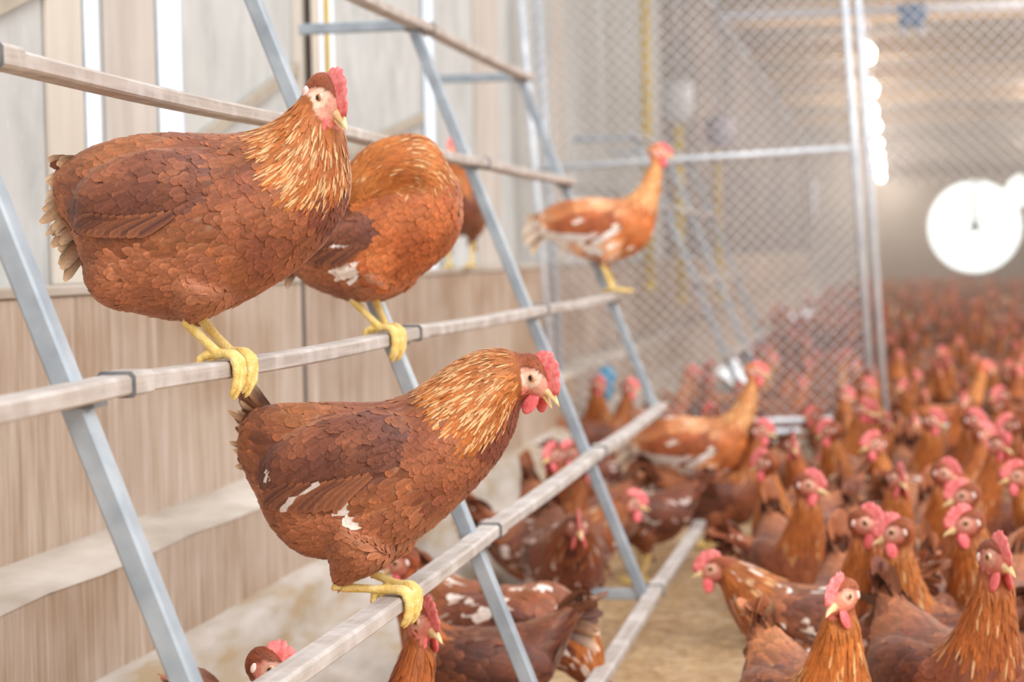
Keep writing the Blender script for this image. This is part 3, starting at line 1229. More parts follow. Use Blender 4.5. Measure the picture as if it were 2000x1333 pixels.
# yellow and black service lines beside the slit
pp = MB()
pp.tube([(UX + .045, 5.50, .95), (UX + .045, 5.50, 3.3)], .008, 10)
tag(pp.build('service_pipe', M['yellow']), 'thin yellow upright pipe on the beige post beside the bright slit', 'pipe')
pp = MB()
pp.tube([(UX + .045, 5.31, .95), (UX + .045, 5.31, 3.3)], .009, 10)
tag(pp.build('service_hose', M['black_pipe']), 'black upright hose on the left edge of the beige post', 'hose')

# far part of the barn
fw_ = MB()
fw_.box((UX - .12, 14.8, .943), (UX, Y_FAR, 3.4))
struct('wall_left_far', fw_, M['farbrown'])
fw_ = MB()
R0, CXf, CZf = 1.0, 2.08, 1.42
n = 48
# far wall with a round opening
ring = [(CXf + R0 * math.cos(2 * PI * k / n), Y_FAR, CZf + R0 * math.sin(2 * PI * k / n)) for k in range(n)]
sq = []
x0, x1, z0, z1 = WX - .2, 6.0, 0, 3.5
for k in range(n):
    a = 2 * PI * k / n
    ca, sa = math.cos(a), math.sin(a)
    t = min(((x1 if ca > 0 else x0) - CXf) / ca if abs(ca) > 1e-6 else 1e9, ((z1 if sa > 0 else z0) - CZf) / sa if abs(sa) > 1e-6 else 1e9)
    sq.append((CXf + ca * t, Y_FAR, CZf + sa * t))
vv = ring + sq
ff = [(k, (k + 1) % n, n + (k + 1) % n, n + k) for k in range(n)]
fw_.add(vv, ff)
fw_.add([(x, y + .2, z) for x, y, z in vv], [q[::-1] for q in ff])
fw_.add(ring + [(x, y + .2, z) for x, y, z in ring], [(k, (k + 1) % n, n + (k + 1) % n, n + k) for k in range(n)])
struct('wall_far', fw_, M['far'])
w = MB()
w.add([(x, y + .15, z) for x, y, z in ring] + [(CXf, Y_FAR + .15, CZf)], [(k, (k + 1) % n, n) for k in range(n)])
op_ = struct('window_5', w, M['sunlit'])
w = MB()
c6 = onY(1996, 372, Y_FAR)
w.add([(c6.x + .33 * math.cos(2 * PI * k / 24), Y_FAR - yo, c6.z + .33 * math.sin(2 * PI * k / 24)) for yo in (.04, -.0) for k in range(24)], [tuple(range(24))[::-1]] + [(k, (k + 1) % 24, 24 + (k + 1) % 24, 24 + k) for k in range(24)])
struct('window_6', w, M['sunlit'])
fan = empty('round_fan', (CXf, Y_FAR + .05, CZf), 0, 'round wall fan with thin blades in front of the glowing round opening', 'fan')
b = MB()
b.tube([(0, -.06, 0), (0, .06, 0)], .12, 16)
b.build('hub', M['dark'], fan)
for k in range(3):
    a = 2 * PI * k / 3 + PI / 2
    b = MB()
    b.bar((.1 * math.cos(a), 0, .1 * math.sin(a)), (.95 * math.cos(a), 0, .95 * math.sin(a)), .1, .03)
    b.build('blade', M['dark'], fan)
w = MB()
w.box((4.8, 9.0, 0), (5.0, Y_FAR, 3.4))
struct('wall_right', w, M['farbrown'])
w = MB()
w.box((-.05, Y_FAR - .3, 2.55), (4.8, Y_FAR - .1, 2.75))  # dark strip standing in for the header's shadow on the far wall
struct('header_shadow', w, M['farbrown'])
c_ = MB()
c_.box((WX - .12, 9.2, 3.4), (5.0, Y_FAR + .2, 3.46))
struct('ceiling', c_, M['ceil'])
nb = 0
for y in (11.5, 14, 17, 20, 23.5, 27, 31, 36):
    b = MB()
    b.box((WX, y, 3.2), (4.8, y + .16, 3.4))
    o = b.build('ceiling_beam', M['beam'], smooth=False)
    nb += 1
    tag(o, 'blurred tan timber beam spanning the ceiling beyond the mesh', 'beam', 'ceiling beams')

# ------------------------------------------------------------------ perch rack
RAIL_T = .022
RAIL_W = .038
rackY = [1.98, 3.37, 4.77, 6.25]


def lx(z):
    return -.55 - (z - .15) * .388


def make_rack(Ys, levels, label, railext=(.9, .06), wob=True):
    root = empty('perch_rack', (lx(.15), Ys[0], 0), 0, label, 'perch rack')
    ox = Vector(root.location)
    for yi in Ys:
        m = MB()
        a = Vector((lx(.125), yi, .125))
        zt = levels[-1] + .012
        b = Vector((lx(zt), yi, zt))
        off = Vector((-.022, 0, 0))
        # square steel tube leaning to the wall
        m.bar(a + off - ox, b + off - ox, .026, .030, up=Vector((0, 1, 0)), ch=.003)
        m.build('upright', M['galv'], root, smooth=False)
        for zc, xe in ((levels[-1] - .012, -1.40), (levels[0] - .005, -1.17)):
            m = MB()
            m.bar(Vector((lx(zc) - .02, yi - .001, zc)) - ox, Vector((xe, yi - .001, zc)) - ox, .02, .026, ch=.003)
            m.build('crossbar', M['galv'], root, smooth=False)
    for li, z in enumerate(levels):
        y0 = Ys[0] - railext[0]
        y1 = Ys[-1] + railext[1]
        pr = [(-RAIL_W / 2, -RAIL_T + .003), (-RAIL_W / 2 + .003, -RAIL_T), (RAIL_W / 2 - .003, -RAIL_T), (RAIL_W / 2, -RAIL_T + .003), (RAIL_W / 2, -.004), (RAIL_W / 2 - .004, 0), (-RAIL_W / 2 + .004, 0), (-RAIL_W / 2, -.004)]
        cuts = [y0] + [yy_ + .10 for yy_ in Ys[:-1]] + [y1]
        for i in range(len(cuts) - 1):
            a, b = cuts[i], cuts[i + 1]
            pts = [Vector((lx(z) + (.0 if wob else 0), a + (b - a) * t, z + (.0012 * math.sin(3 * (a + (b - a) * t) + li) - .005 * math.sin(PI * t) if wob else 0))) - ox for t in np.linspace(0, 1, 10)]
            m = MB()
            m.sweep(pts, pr)
            m.build('rail', M['rail'], root, smooth=False)
        for yy_ in Ys[:-1]:
            m = MB()
            c = Vector((lx(z), yy_ + .115, z + (.0012 * math.sin(3 * (yy_ + .1) + li) if wob else 0))) - ox
            k = .0028
            pr2 = [(x * (1 + 2 * k / RAIL_W), (y_ + RAIL_T / 2) * (1 + 2 * k / RAIL_T) - RAIL_T / 2) for x, y_ in pr]
            m.sweep([c + Vector((0, -.03, 0)), c + Vector((0, .03, 0))], pr2)
            cl = m.build('sleeve', M['rail'], root, smooth=False)
            m = MB()
            k = .0036
            pr3 = [(x * (1 + 2 * k / RAIL_W), (y_ + RAIL_T / 2) * (1 + 2 * k / RAIL_T) - RAIL_T / 2) for x, y_ in pr]
            m.sweep([c + Vector((0, -.032, 0)), c + Vector((0, -.0285, 0))], pr3)
            m.build('strap', M['dark'], cl, smooth=False)['label'] = 'dark metal strap edge'
        for yy_ in Ys:
            m = MB()
            m.box((lx(z) - ox.x - .034, yy_ - ox.y - .018, z - RAIL_T - .006), (lx(z) - ox.x + .016, yy_ - ox.y + .018, z - RAIL_T + .001))
            m.build('bracket', M['dark'], root, smooth=False)
    return root


levels = [.16, .505, .858, 1.225, 1.562]
make_rack(rackY, levels, 'leaning perch rack of grey steel uprights and dusty wooden rails in front of the gate')
make_rack([9.25, 10.5, 11.9], [.16, .505, .858, 1.2, 1.53], 'blurred second perch rack beyond the wire gate', railext=(.1, .9), wob=False)


def railz(z, y):
    li = levels.index(z)
    a = None
    cuts = [rackY[0] - .9] + [q + .10 for q in rackY[:-1]] + [rackY[-1] + .06]
    for i in range(len(cuts) - 1):
        if cuts[i] <= y <= cuts[i + 1]:
            t = (y - cuts[i]) / (cuts[i + 1] - cuts[i])
            return z + .0012 * math.sin(3 * y + li) - .005 * math.sin(PI * t)
    return z


# ------------------------------------------------------------------ wire gate and fence
GY = 8.6


def tubeq(m, a, b, r):
    m.tube([a, b], r, 10)


def chain(mb, corners, cell=.052, r=.0029):
    """diagonal wires over the quad P(u,v)=bilinear, u across, v up; corners bl, br, tr, tl"""
    bl, br_, tr, tl_ = [Vector(c) for c in corners]
    Wd = (br_ - bl).length
    Hd = (tl_ - bl).length

    def Pt(x, z):
        u, v_ = x / Wd, z / Hd
        return bl * (1 - u) * (1 - v_) + br_ * u * (1 - v_) + tr * u * v_ + tl_ * (1 - u) * v_
    for s in (1, -1):
        c = -Hd if s == 1 else 0
        end = Wd if s == 1 else Wd + Hd
        while c < end:
            # line x = c + s*z
            z0, z1 = 0, Hd
            if s == 1:
                z0 = max(0, -c)
                z1 = min(Hd, Wd - c)
            else:
                z0 = max(0, c - Wd)
                z1 = min(Hd, c)
            if z1 - z0 > .01:
                a = Pt(c + s * z0, z0)
                b = Pt(c + s * z1, z1)
                off = Vector((0, .002 * s, 0))
                mb.tube([a + off, b + off], r, 4)
            c += cell * math.sqrt(2) * .75


def gx(px, py, Y=GY):
    return onY(px, py, Y)


g = empty('mesh_gate', gx(1090, 860), 0, 'wide chain-link mesh gate in a pale steel frame across the barn', 'gate')
o0 = Vector(g.location)
P_tl = gx(1007, -120)
P_bl = gx(1088, 858)
P_tr = gx(1642, -120)
P_br = gx(1706, 838)
for a, b, r in ((P_tl, P_bl, .016), (P_tr, P_br, .017)):
    m = MB()
    tubeq(m, a - o0, b - o0, r)
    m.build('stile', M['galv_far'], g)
for a, b in ((gx(1052, 330), gx(1660, 290)), (gx(1086, 832), gx(1704, 818)), (gx(1088, 858), gx(1706, 838)), (P_tl, P_tr)):
    m = MB()
    tubeq(m, a - o0, b - o0, .014)
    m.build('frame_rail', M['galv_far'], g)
m = MB()
chain(m, [P_bl - o0, P_br - o0, P_tr - o0, P_tl - o0])
m.build('wire_mesh', M['wire'], g)
g2 = empty('mesh_fence', gx(1725, 835), 0, 'chain-link mesh fence bay right of the gate post', 'fence')
o0 = Vector(g2.location)
Q_bl, Q_tl = gx(1730, 836), gx(1668, -120)
Q_br, Q_tr = gx(2160, 826), gx(2110, -120)
for a, b, r in ((Q_tl, Q_bl, .017), (Q_tr, Q_br, .017)):
    m = MB()
    tubeq(m, a - o0, b - o0, r)
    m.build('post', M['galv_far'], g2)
for a, b in ((Q_bl, Q_br), (Q_tl, Q_tr)):
    m = MB()
    tubeq(m, a - o0, b - o0, .014)
    m.build('frame_rail', M['galv_far'], g2)
m = MB()
hq = .50
chain(m, [Q_bl.lerp(Q_tl, hq) - o0, Q_br.lerp(Q_tr, hq) - o0, Q_tr - o0, Q_tl - o0])
m.build('wire_mesh', M['wire'], g2)
m = MB()
tubeq(m, gx(1042, -120, GY + .05), gx(1103, 865, GY + .05), .017)
tag(m.build('gate_post', M['galv_far']), 'pale steel post the mesh gate hangs on, beside its left stile', 'post')
m = MB()
m.box((gx(1095, 850).x, GY + .08, 0), (gx(1900, 850).x, GY + .20, .15))
struct('trim_10', m, M['ledge'], bevel=.004)

# hanging things beyond the gate
for i, (px, py0, py1, Y, lab) in enumerate(((1258, -80, 570, 12.0, 'tallest yellow pipe hanging beside the far perch rack, nearest the grey wall'), (1322, 200, 592, 13.6, 'yellow pipe hanging below the white hopper'), (1397, 255, 588, 16.8, 'faint yellow pipe hanging below the round lilac hopper'))):
    a, b = onY(px, py0, Y), onY(px + 10, py1, Y)
    x, y = (a.x + b.x) / 2, Y
    m = MB()
    m.tube([(x, y, 3.35 if i == 0 else a.z), (x, y, b.z)], .030, 12)
    m.tube([(x, y, b.z), (x, y, b.z + .05)], .036, 12)
    tag(m.build('hanging_pipe', M['yellow']), lab, 'pipe', 'yellow pipes')
for (px, py, Y, r, hgt, mt, lab, nm) in ((1325, 200, 13.6, .10, .30, M['white_plastic'], 'white plastic hopper on top of the middle yellow pipe', 'hopper'), (1405, 258, 16.8, .12, .26, M['lilac_plastic'], 'round lilac-white plastic hopper left of the gate post', 'hopper')):
    c = onY(px, py, Y)
    h_ = empty(nm, (c.x, c.y, c.z), 0, lab, 'hopper')
    m = MB()
    m.lathe([(r * .35, -hgt / 2), (r * .8, -hgt * .38), (r, -hgt * .25), (r, hgt * .35), (r * .92, hgt * .42)], (0, 0, 0), 24)
    m.build('bin', mt, h_)
    m = MB()
    m.lathe([(r * 1.06, hgt * .40), (r * 1.06, hgt * .46), (r * .5, hgt * .5)], (0, 0, 0), 24)
    m.build('lid', mt, h_)
    m = MB()
    m.tube([(0, 0, hgt * .49), (0, 0, 3.38 - c.z)], .008, 6)
    m.build('hanger', M['galv_far'], h_)
m = MB()
a, b = onY(1405, 32, 11), onY(2060, 8, 11)
m.tube([a, b], .026, 10)
wp = m.build('water_line', M['white_plastic'])
tag(wp, 'white overhead pipe running across the top right beyond the mesh', 'pipe')
for k, px in enumerate((1480, 1960)):
    c = a.lerp(b, (px - 1405) / 655)
    m = MB()
    m.tube([c, (c.x, c.y, 3.39)], .006, 6)
    m.build('hanger', M['galv_far'], wp)
c = onY(1782, 34, 11.0)
bx = empty('control_box', c, 0, 'blurred blue box clamped on the white overhead pipe', 'box')
m = MB()
m.box((-.07, -.06, -.05), (.07, .06, .07))
m.build('casing', M['steel_blue'], bx, smooth=False, bevel=.01)
for s in (-1, 1):
    m = MB()
    m.lathe([(.02, -.10), (.024, -.08), (.024, -.05)], (s * .045, 0, 0), 12)
    m.build('gland', M['white_plastic'], bx)
m = MB()
c0, c1 = onY(1587, 350, 14), onY(1590, 450, 14)
m.tube([(c0.x, 14, 3.2 + .19), (c0.x, 14, c0.z)], .004, 6)
m.tube([(c0.x, 14, c0.z), (c0.x, 14, c1.z)], .028, 10)
tag(m.build('hanging_tube', M['white_plastic']), 'pale tube hanging on a cord behind the middle of the mesh', 'tube')
# blue cup drinker
c = onY(1186, 770, 9.35)
bd = empty('drinker', (c.x, c.y, c.z - .02), 0, 'bright blue plastic drinker hanging among hens behind the gate', 'drinker')
m = MB()
m.lathe([(.012, -.01), (.024, .0), (.028, .03), (.040, .085), (.044, .12), (.030, .145), (.01, .15)], (0, 0, 0), 20)
m.build('cup', M['blue'], bd)
m = MB()
m.tube([(0, 0, .145), (0, 0, 3.4 - c.z)], .0035, 6)
m.build('hanger', M['galv_far'], bd)

# lamps on the ceiling line
bulbs = [(1693, 106), (1700, 175), (1701, 218), (1708, 247), (1713, 283), (1715, 305), (1718, 325), (1719, 345)]
for i, (px, py) in enumerate(bulbs):
    Y = [19, 23.5, 27, 30, 34.5, 37.5, 40.5, 43.8][i]
    c = onY(px, py, Y)
    t = empty('hanging_lamp', c, 0, ('largest glowing lamp, topmost of the lamp line beside the gate post' if i == 0 else ['', 'second glowing lamp from the top of the lamp line', 'third glowing lamp from the top of the lamp line', 'fourth glowing lamp from the top of the lamp line'][i] if i < 4 else 'small glowing lamp at the far lower end of the lamp line'), 'lamp', 'glowing lamps in a line')
    m = MB()
    m.ell(Matrix.Identity(4), (.07, .07, .085), 16, 10)
    m.build('bulb', M['bulb'], t)
    m = MB()
    m.tube([(0, 0, .08), (0, 0, .16)], .03, 10)
    m.tube([(0, 0, .16), (0, 0, 3.4 - c.z)], .008, 6)
    m.build('socket', M['white_plastic'], t)
    ld = bpy.data.lights.new('lamp_light', 'POINT')
    ld.energy = 80
    ld.color = (1, .92, .82)
    ld.shadow_soft_size = .15
    lo = bpy.data.objects.new('lamp_light', ld)
    COL.objects.link(lo)
    lo.location = c - Vector((0, 0, .12))
# unseen point lights added on the right to brighten the far barn
for Y in (11, 14.5, 18.5, 24, 31, 38):
    for X in (2.6,):
        ld = bpy.data.lights.new('added_fill_light', 'POINT')
        ld.energy = 150
        ld.color = (1, .92, .82)
        ld.shadow_soft_size = .25
        lo = bpy.data.objects.new('added_fill_light', ld)
        COL.objects.link(lo)
        lo.location = (X, Y, 2.9)

# ------------------------------------------------------------------ hero hens
def to_local(P, secs, sw=1.0):
    out = []
    for q in secs:
        a = onY(q[0], q[1], P.y) - P
        b = onY(q[2], q[3], P.y) - P
        out.append((a.x, a.z, b.x, b.z, q[4]) + tuple(q[5:]))
    return out


def lp(P, px, py, y=0.0):
    a = onY(px, py, P.y + y) - P
    return (a.x, y, a.z)


#HEROES#

# hen A
z = levels[2]
PA = onX(440, 712, lx(z))
PA = Vector((lx(z), PA.y, railz(z, PA.y)))
A = dict(
    torso=to_local(PA, [(112, 335, 118, 420, .018), (160, 300, 165, 482, .045), (225, 274, 195, 560, .070), (305, 262, 262, 606, .086), (388, 262, 372, 624, .094), (452, 263, 470, 590, .094), (500, 254, 560, 538, .086),
                        (545, 234, 640, 462, .072), (573, 208, 678, 385, .056), (592, 182, 676, 300, .038), (608, 165, 664, 232, .027)]),
    head=lp(PA, 640, 192, -.006), hyaw=-42, hpitch=33, hs=1.26, open=.2, wyo=.0165, wzo=.001, wxo=.008,
    wing=lp(PA, 332, 378, 0)[0:1] + (lp(PA, 332, 378, 0)[2], .105, .052, -6, .062, .036), wflow=20, wyaw=3, flen=.065,
    legs=[dict(hip=lp(PA, 400, 545, -.04), hock=lp(PA, 366, 632, -.03), foot=(.0, -.026, .009), r=.045, ty=-6), dict(hip=lp(PA, 400, 545, .04), hock=lp(PA, 396, 628, .026), foot=(.0, .024, .009), r=.045, ty=6)],
    tail=dict(base=lp(PA, 160, 392), ang=-12, len=.074, spread=34, h=.042, n=22, pale=.97, w=.0085, curl=-.012),
    lumps=[(lp(PA, 255, 530), (.055, .075, .05))],
    streak=1.0, neck_s=.66)
make_hen('hen', A, 'large russet hen on the middle rail at upper left, head turned to the viewer', PA, 0, quality=2)

# hen C
z = levels[1]
PC = onX(772, 1172, lx(z))
PC = Vector((lx(z), PC.y, railz(z, PC.y)))
Cc = dict(
    torso=to_local(PC, [(478, 810, 468, 900, .018), (530, 792, 508, 968, .045), (600, 788, 545, 1040, .070), (675, 788, 615, 1088, .086), (745, 786, 740, 1086, .092), (800, 768, 835, 1036, .090), (845, 738, 915, 965, .080),
                        (890, 706, 975, 895, .066), (940, 685, 1006, 835, .050), (985, 682, 1012, 800, .038), (1015, 690, 1030, 780, .030)]),
    head=lp(PC, 1046, 736, -.004), hyaw=-33, hpitch=33, hs=1.24, open=.36, ly=.0275,
    wing=(lp(PC, 690, 880)[0], lp(PC, 690, 880)[2], .120, .055, -14, .060, .038), wflow=32, flen=.085,
    legs=[dict(hip=lp(PC, 715, 1040, -.04), hock=lp(PC, 655, 1148, -.035), foot=(-.004, -.022, .010), r=.052, ty=-4), dict(hip=lp(PC, 760, 1020, .04), hock=lp(PC, 722, 1118, .03), foot=(-.002, .022, .010), r=.05, ty=8)],
    tail=dict(base=lp(PC, 500, 850), ang=4, len=.058, spread=30, h=.038, n=20, pale=.7, w=.0065, curl=.014),
    whites=[(lp(PC, 600, 976)[0], lp(PC, 600, 976)[2], .009), (lp(PC, 628, 972)[0], lp(PC, 628, 972)[2], .008), (lp(PC, 728, 962)[0], lp(PC, 728, 962)[2], .010), (lp(PC, 742, 992)[0], lp(PC, 742, 992)[2], .011), (lp(PC, 578, 892)[0], lp(PC, 578, 892)[2], .007), (lp(PC, 643, 808)[0], lp(PC, 643, 808)[2], .006)],
    streak=1.1, neck_s=.64)
make_hen('hen', Cc, 'russet hen crouching on the lower rail in the centre, white feather edges on its wing', PC, 0, quality=2)

# hen B preening
BP = dict(PAL)
BP.update(breast=[(176, 98, 54), (160, 84, 46), (194, 116, 68)], back=[(170, 92, 50), (150, 76, 44), (186, 106, 62)])
z = levels[2]
PB = onX(762, 632, lx(z))
PB = Vector((lx(z), PB.y - .05, railz(z, PB.y)))
B = dict(
    torso=to_local(PB, [(545, 440, 560, 500, .03), (585, 405, 590, 545, .055), (640, 380, 640, 572, .078), (700, 350, 700, 588, .088), (760, 322, 765, 574, .088), (815, 300, 828, 532, .078), (862, 312, 878, 488, .058), (895, 358, 900, 440, .030)]),
    neck=to_local(PB, [(868, 450, 800, 380, .045, -.01), (885, 350, 790, 370, .050, -.02), (845, 272, 790, 400, .048, -.032), (780, 270, 760, 400, .042, -.050), (725, 300, 740, 410, .034, -.066), (690, 350, 718, 425, .027, -.074), (655, 400, 678, 448, .020, -.068)]),
    head=lp(PB, 646, 434, -.066), hyaw=178, hpitch=38, hs=1.1,
    wing=(lp(PB, 690, 455)[0], lp(PB, 690, 455)[2], .085, .045, -8, .062, .03), wflow=25, flen=.06,
    legs=[dict(hip=lp(PB, 735, 530, -.035), hock=lp(PB, 690, 588, -.028), foot=(-.0, -.022, .009), r=.045), dict(hip=lp(PB, 780, 520, .035), hock=lp(PB, 735, 590, .026), foot=(.0, .022, .009), r=.04)],
    tail=dict(base=lp(PB, 570, 470), ang=-10, len=.06, spread=30, h=.03),
    whites=[(lp(PB, 690, 490)[0], lp(PB, 690, 490)[2], .016), (lp(PB, 722, 515)[0], lp(PB, 722, 515)[2], .020), (lp(PB, 712, 476)[0], lp(PB, 712, 476)[2], .009), (lp(PB, 665, 480)[0], lp(PB, 665, 480)[2], .007)],
    streak=.35, neck_s=2.0, pal=BP)
make_hen('hen', B, 'russet hen preening on the middle rail, head tucked behind its neighbour', PB, 0, quality=2)

# ------------------------------------------------------------------ prototypes for the flock
def std(neck='up', hyaw=0, hpitch=8, pal=PAL, whites=(), wamt=0.0, grip=False, tailpale=.3, streak=.5, tang=18, open=0):
    body = [(-.205, .305, -.18, .24, .018), (-.165, .290, -.15, .185, .045), (-.11, .272, -.115, .135, .068), (-.05, .262, -.06, .112, .080), (.01, .264, .005, .110, .083), (.052, .275, .075, .125, .076)]
    if neck == 'up':
        body += [(.072, .302, .112, .165, .062), (.086, .332, .124, .220, .046), (.096, .360, .134, .290, .033), (.104, .388, .142, .345, .025)]
        hd = (.124, 0, .392)
    elif neck == 'tall':
        body += [(.072, .305, .115, .170, .058), (.090, .345, .130, .240, .042), (.108, .385, .146, .315, .030), (.126, .425, .158, .375, .024)]
        hd = (.146, 0, .428)
    elif neck == 'droop':
        body = [(-.235, .235, -.225, .185, .020), (-.185, .268, -.175, .160, .052), (-.12, .288, -.12, .122, .076), (-.05, .290, -.05, .102, .086), (.01, .285, .01, .100, .086), (.055, .292, .085, .125, .076),
                (.085, .318, .125, .178, .058), (.106, .352, .142, .245, .042), (.122, .388, .154, .318, .030), (.136, .425, .160, .375, .023)]
        hd = (.152, 0, .424)
    elif neck == 'low':
        body += [(.085, .290, .118, .160, .062), (.115, .305, .146, .200, .048), (.140, .315, .166, .245, .034), (.160, .322, .176, .270, .026)]
        hd = (.182, 0, .296)
    elif neck == 'peck':
        body += [(.092, .262, .100, .120, .060), (.130, .235, .105, .110, .046), (.155, .185, .115, .105, .034), (.168, .125, .135, .085, .025)]
        hd = (.160, 0, .085)
        hpitch = 75
    feet = [dict(hip=(0.0, -.045, .165), hock=(-.022, -.04, .080), foot=(.004, -.036, .008), r=.045), dict(hip=(0.0, .045, .165), hock=(-.022, .04, .080), foot=(.004, .036, .008), r=.045)]
    return dict(torso=body, head=hd, hyaw=hyaw, hpitch=hpitch, hs=1.12, wing=(-.035, .205, .115, .05, -6, .060, .030), wflow=14, flen=.075,
                legs=feet, tail=dict(base=((-.215, 0, .215) if neck == 'droop' else (-.185, 0, .275)), ang=tang, len=.085, spread=26, h=.022, pale=tailpale, w=.012), whites=list(whites), wamt=wamt, pal=pal, grip=grip, streak=streak, open=open, comb=.62 if neck == 'droop' else 1.0)


spotsW = [(-.02, .15, .022), (-.09, .19, .018), (.05, .17, .012)]
PROTO = {}
PSPEC = dict(
    up=dict(neck='up'), left=dict(neck='up', hyaw=55, hpitch=10), right=dict(neck='up', hyaw=-55, hpitch=14), tall=dict(neck='tall', hyaw=-15),
    low=dict(neck='low', wamt=.07, whites=spotsW), peck=dict(neck='peck', wamt=.03), speck=dict(neck='peck', wamt=.16, whites=[(-.02, .17, .03), (-.10, .20, .03), (.05, .20, .018), (-.15, .24, .02)], tailpale=.9), pale=dict(neck='droop', pal=PALE, wamt=.03, whites=[(-.22, .21, .06), (-.14, .15, .05), (-.02, .15, .025), (.03, .19, .012)], tailpale=.9, tang=-18),
    dark=dict(neck='up', pal=DARKP, hyaw=-20, hpitch=20), side=dict(neck='up', hyaw=-85, hpitch=16))
used = {}


def place(kind, label, x, y, rz, s=1.0, z=0.0, group=None, tint=None, head=None):
    """one flock hen; first use builds the prototype itself"""
    if kind not in PROTO:
        PROTO[kind] = make_hen('hen', std(**PSPEC[kind]), label, (0, 0, 0), 0, group, quality=1)
        o = PROTO[kind]
    else:
        o = copy_tree(PROTO[kind])
    o.location = (x, y, z)
    o.rotation_euler = (0, 0, rz)
    o.scale = (s, s, s)
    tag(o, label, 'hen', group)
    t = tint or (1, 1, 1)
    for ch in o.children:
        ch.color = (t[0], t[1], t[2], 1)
    return o


def by_head(kind, label, px, py, rzdeg, s=1.0, zbase=0.0, group=None, tint=None, Y=None):
    sp = std(**PSPEC[kind])
    hd = Vector(sp['head']) * s
    rz = math.radians(rzdeg)
    if Y is None:
        P = onZ(px, py, zbase + hd.z)
    else:
        P = onY(px, py, Y)
        zbase = P.z - hd.z
    off = Matrix.Rotation(rz, 3, 'Z') @ Vector((hd.x, 0, 0))
    o = place(kind, label, P.x - off.x, P.y - off.y, rz, s, zbase, group, tint)
    FLOOR.append((o.location.x, o.location.y))
    return o


FLOOR = []
#FLOCK#
# perched pale hens at the rack end and the hen on the wall ledge
z = levels[2]
place('pale', 'pale orange hen with whitish tail stretching its neck on the middle rail end', lx(z), 6.20, 0, 1.02, railz(z, 6.2) + .002, tint=(1.22, 1.3, 1.34))
z = levels[0]
place('pale', 'pale-necked hen with white tail standing on the end of the bottom rail', lx(z) + .01, 6.22, 0, 1.05, railz(z, 6.22) + .002, tint=(1.05, 1.08, 1.08))
place('dark', 'blurred brown hen standing on the low wall ledge behind the rails', -1.468, 6.95, math.radians(-84), 1.08, .943, tint=(1.15, 1.1, 1.1))

near = [
    # kind, px, py of head, heading deg, scale, label
    ('right', 1645, 1165, -65, 1.0, 'pale-gold hen facing the viewer at bottom right, loose hackle feathers on its shoulder', (1.12, 1.1, 1.0)),
    ('up', 1945, 1090, -62, 1.10, 'deep red-brown hen with a big comb and broad breast at the right edge', (.82, .74, .72)),
    ('right', 1890, 1022, -112, 1.0, 'grey-faced hen looking left behind the big red-brown hen', (.95, .9, .9)),
    ('side', 1752, 1040, -100, 1.0, 'red-faced hen looking left between the two front rows on the right', None),
    ('left', 1690, 1022, -80, 1.02, 'upright hen looking right, just behind the pale-gold hen', (.98, .92, .9)),
    ('low', 1398, 1112, 178, 1.0, 'hen with a white throat and speckled back facing left by the bare straw', (1.05, 1.05, 1.05)),
    ('left', 1578, 948, -72, 1.0, 'broad-breasted hen with drooping comb right of the rail-end hen', (.9, .84, .8)),
    ('side', 1496, 905, -120, 1.0, 'hen with a bright orange comb looking left under the gate frame', None),
    ('up', 1712, 868, 200, 1.0, 'small pale-headed hen facing left in the middle of the flock', (1.1, 1.12, 1.1)),
    ('up', 1755, 935, -70, 1.0, 'hen facing the viewer with a drooping red comb in mid flock', (.95, .9, .88)),
    ('left', 1845, 925, -85, 1.0, 'hen with a big arched comb and red wattles looking right', None),
    ('left', 1820, 822, -75, 1.0, 'tall hen behind the arched-comb hen, looking right', None),
    ('right', 1885, 968, -120, 1.0, 'pinkish-faced hen looking left above the grey-faced hen', (.95, .95, .95)),
    ('left', 1898, 822, -60, 1.0, 'dark-necked hen in the far row, left of the right edge', (.75, .68, .66)),
    ('side', 1975, 832, -95, 1.0, 'dark-breasted hen in the far row at the right edge', (.7, .64, .62)),
    ('up', 1992, 930, 185, 1.0, 'hen cut by the right edge of the view, looking left', None),
    ('up', 1702, 802, -60, 1.0, 'brown hen at the gate, directly left of the gate post foot', (.85, .8, .8)),
    ('side', 1622, 842, -110, 1.0, 'hen with a pink face by the white frame at the gate', (.9, .9, .9)),
    ('up', 1484, 842, 0, 1.0, 'brown-necked hen directly behind the hen on the rail end', (.85, .78, .74)),
    ('low', 1128, 1030, -72, 1.05, 'dark-breasted hen facing the viewer behind the lower steel crossbar', (.55, .45, .45)),
    ('up', 1082, 890, -120, 1.0, 'red-faced hen peering from beneath the lower rail near the wall', (.8, .75, .75)),
    ('side', 1116, 886, -60, 1.0, 'hen beside the red-faced hen near the wall', (.8, .75, .75)),
    ('low', 1232, 985, 20, 1.0, 'pale-faced hen looking right behind the second steel upright', (.85, .8, .8)),
    ('right', 826, 1214, 12, 1.0, 'dark russet hen looking right beneath the feet of the crouching hen', (.85, .72, .68)),
    ('dark', 786, 1100, 195, .95, 'dark hen half hidden behind the legs of the crouching hen', (.95, .85, .85)),
    ('dark', 528, 1306, 12, 1.0, 'dark hen with a bright red comb peeking up at the bottom edge left of centre', (.75, .7, .7)),
    ('left', 1166, 752, -80, 1.0, 'hen beyond the gate, left of the blue drinker', (.8, .78, .78)),
    ('up', 1228, 758, 10, 1.0, 'hen beyond the gate, right of the blue drinker', (.7, .66, .66)),
]
for k, px, py, hdg, s, lab, tint in near:
    by_head(k, lab, px, py, hdg, s * 1.08, tint=tint)
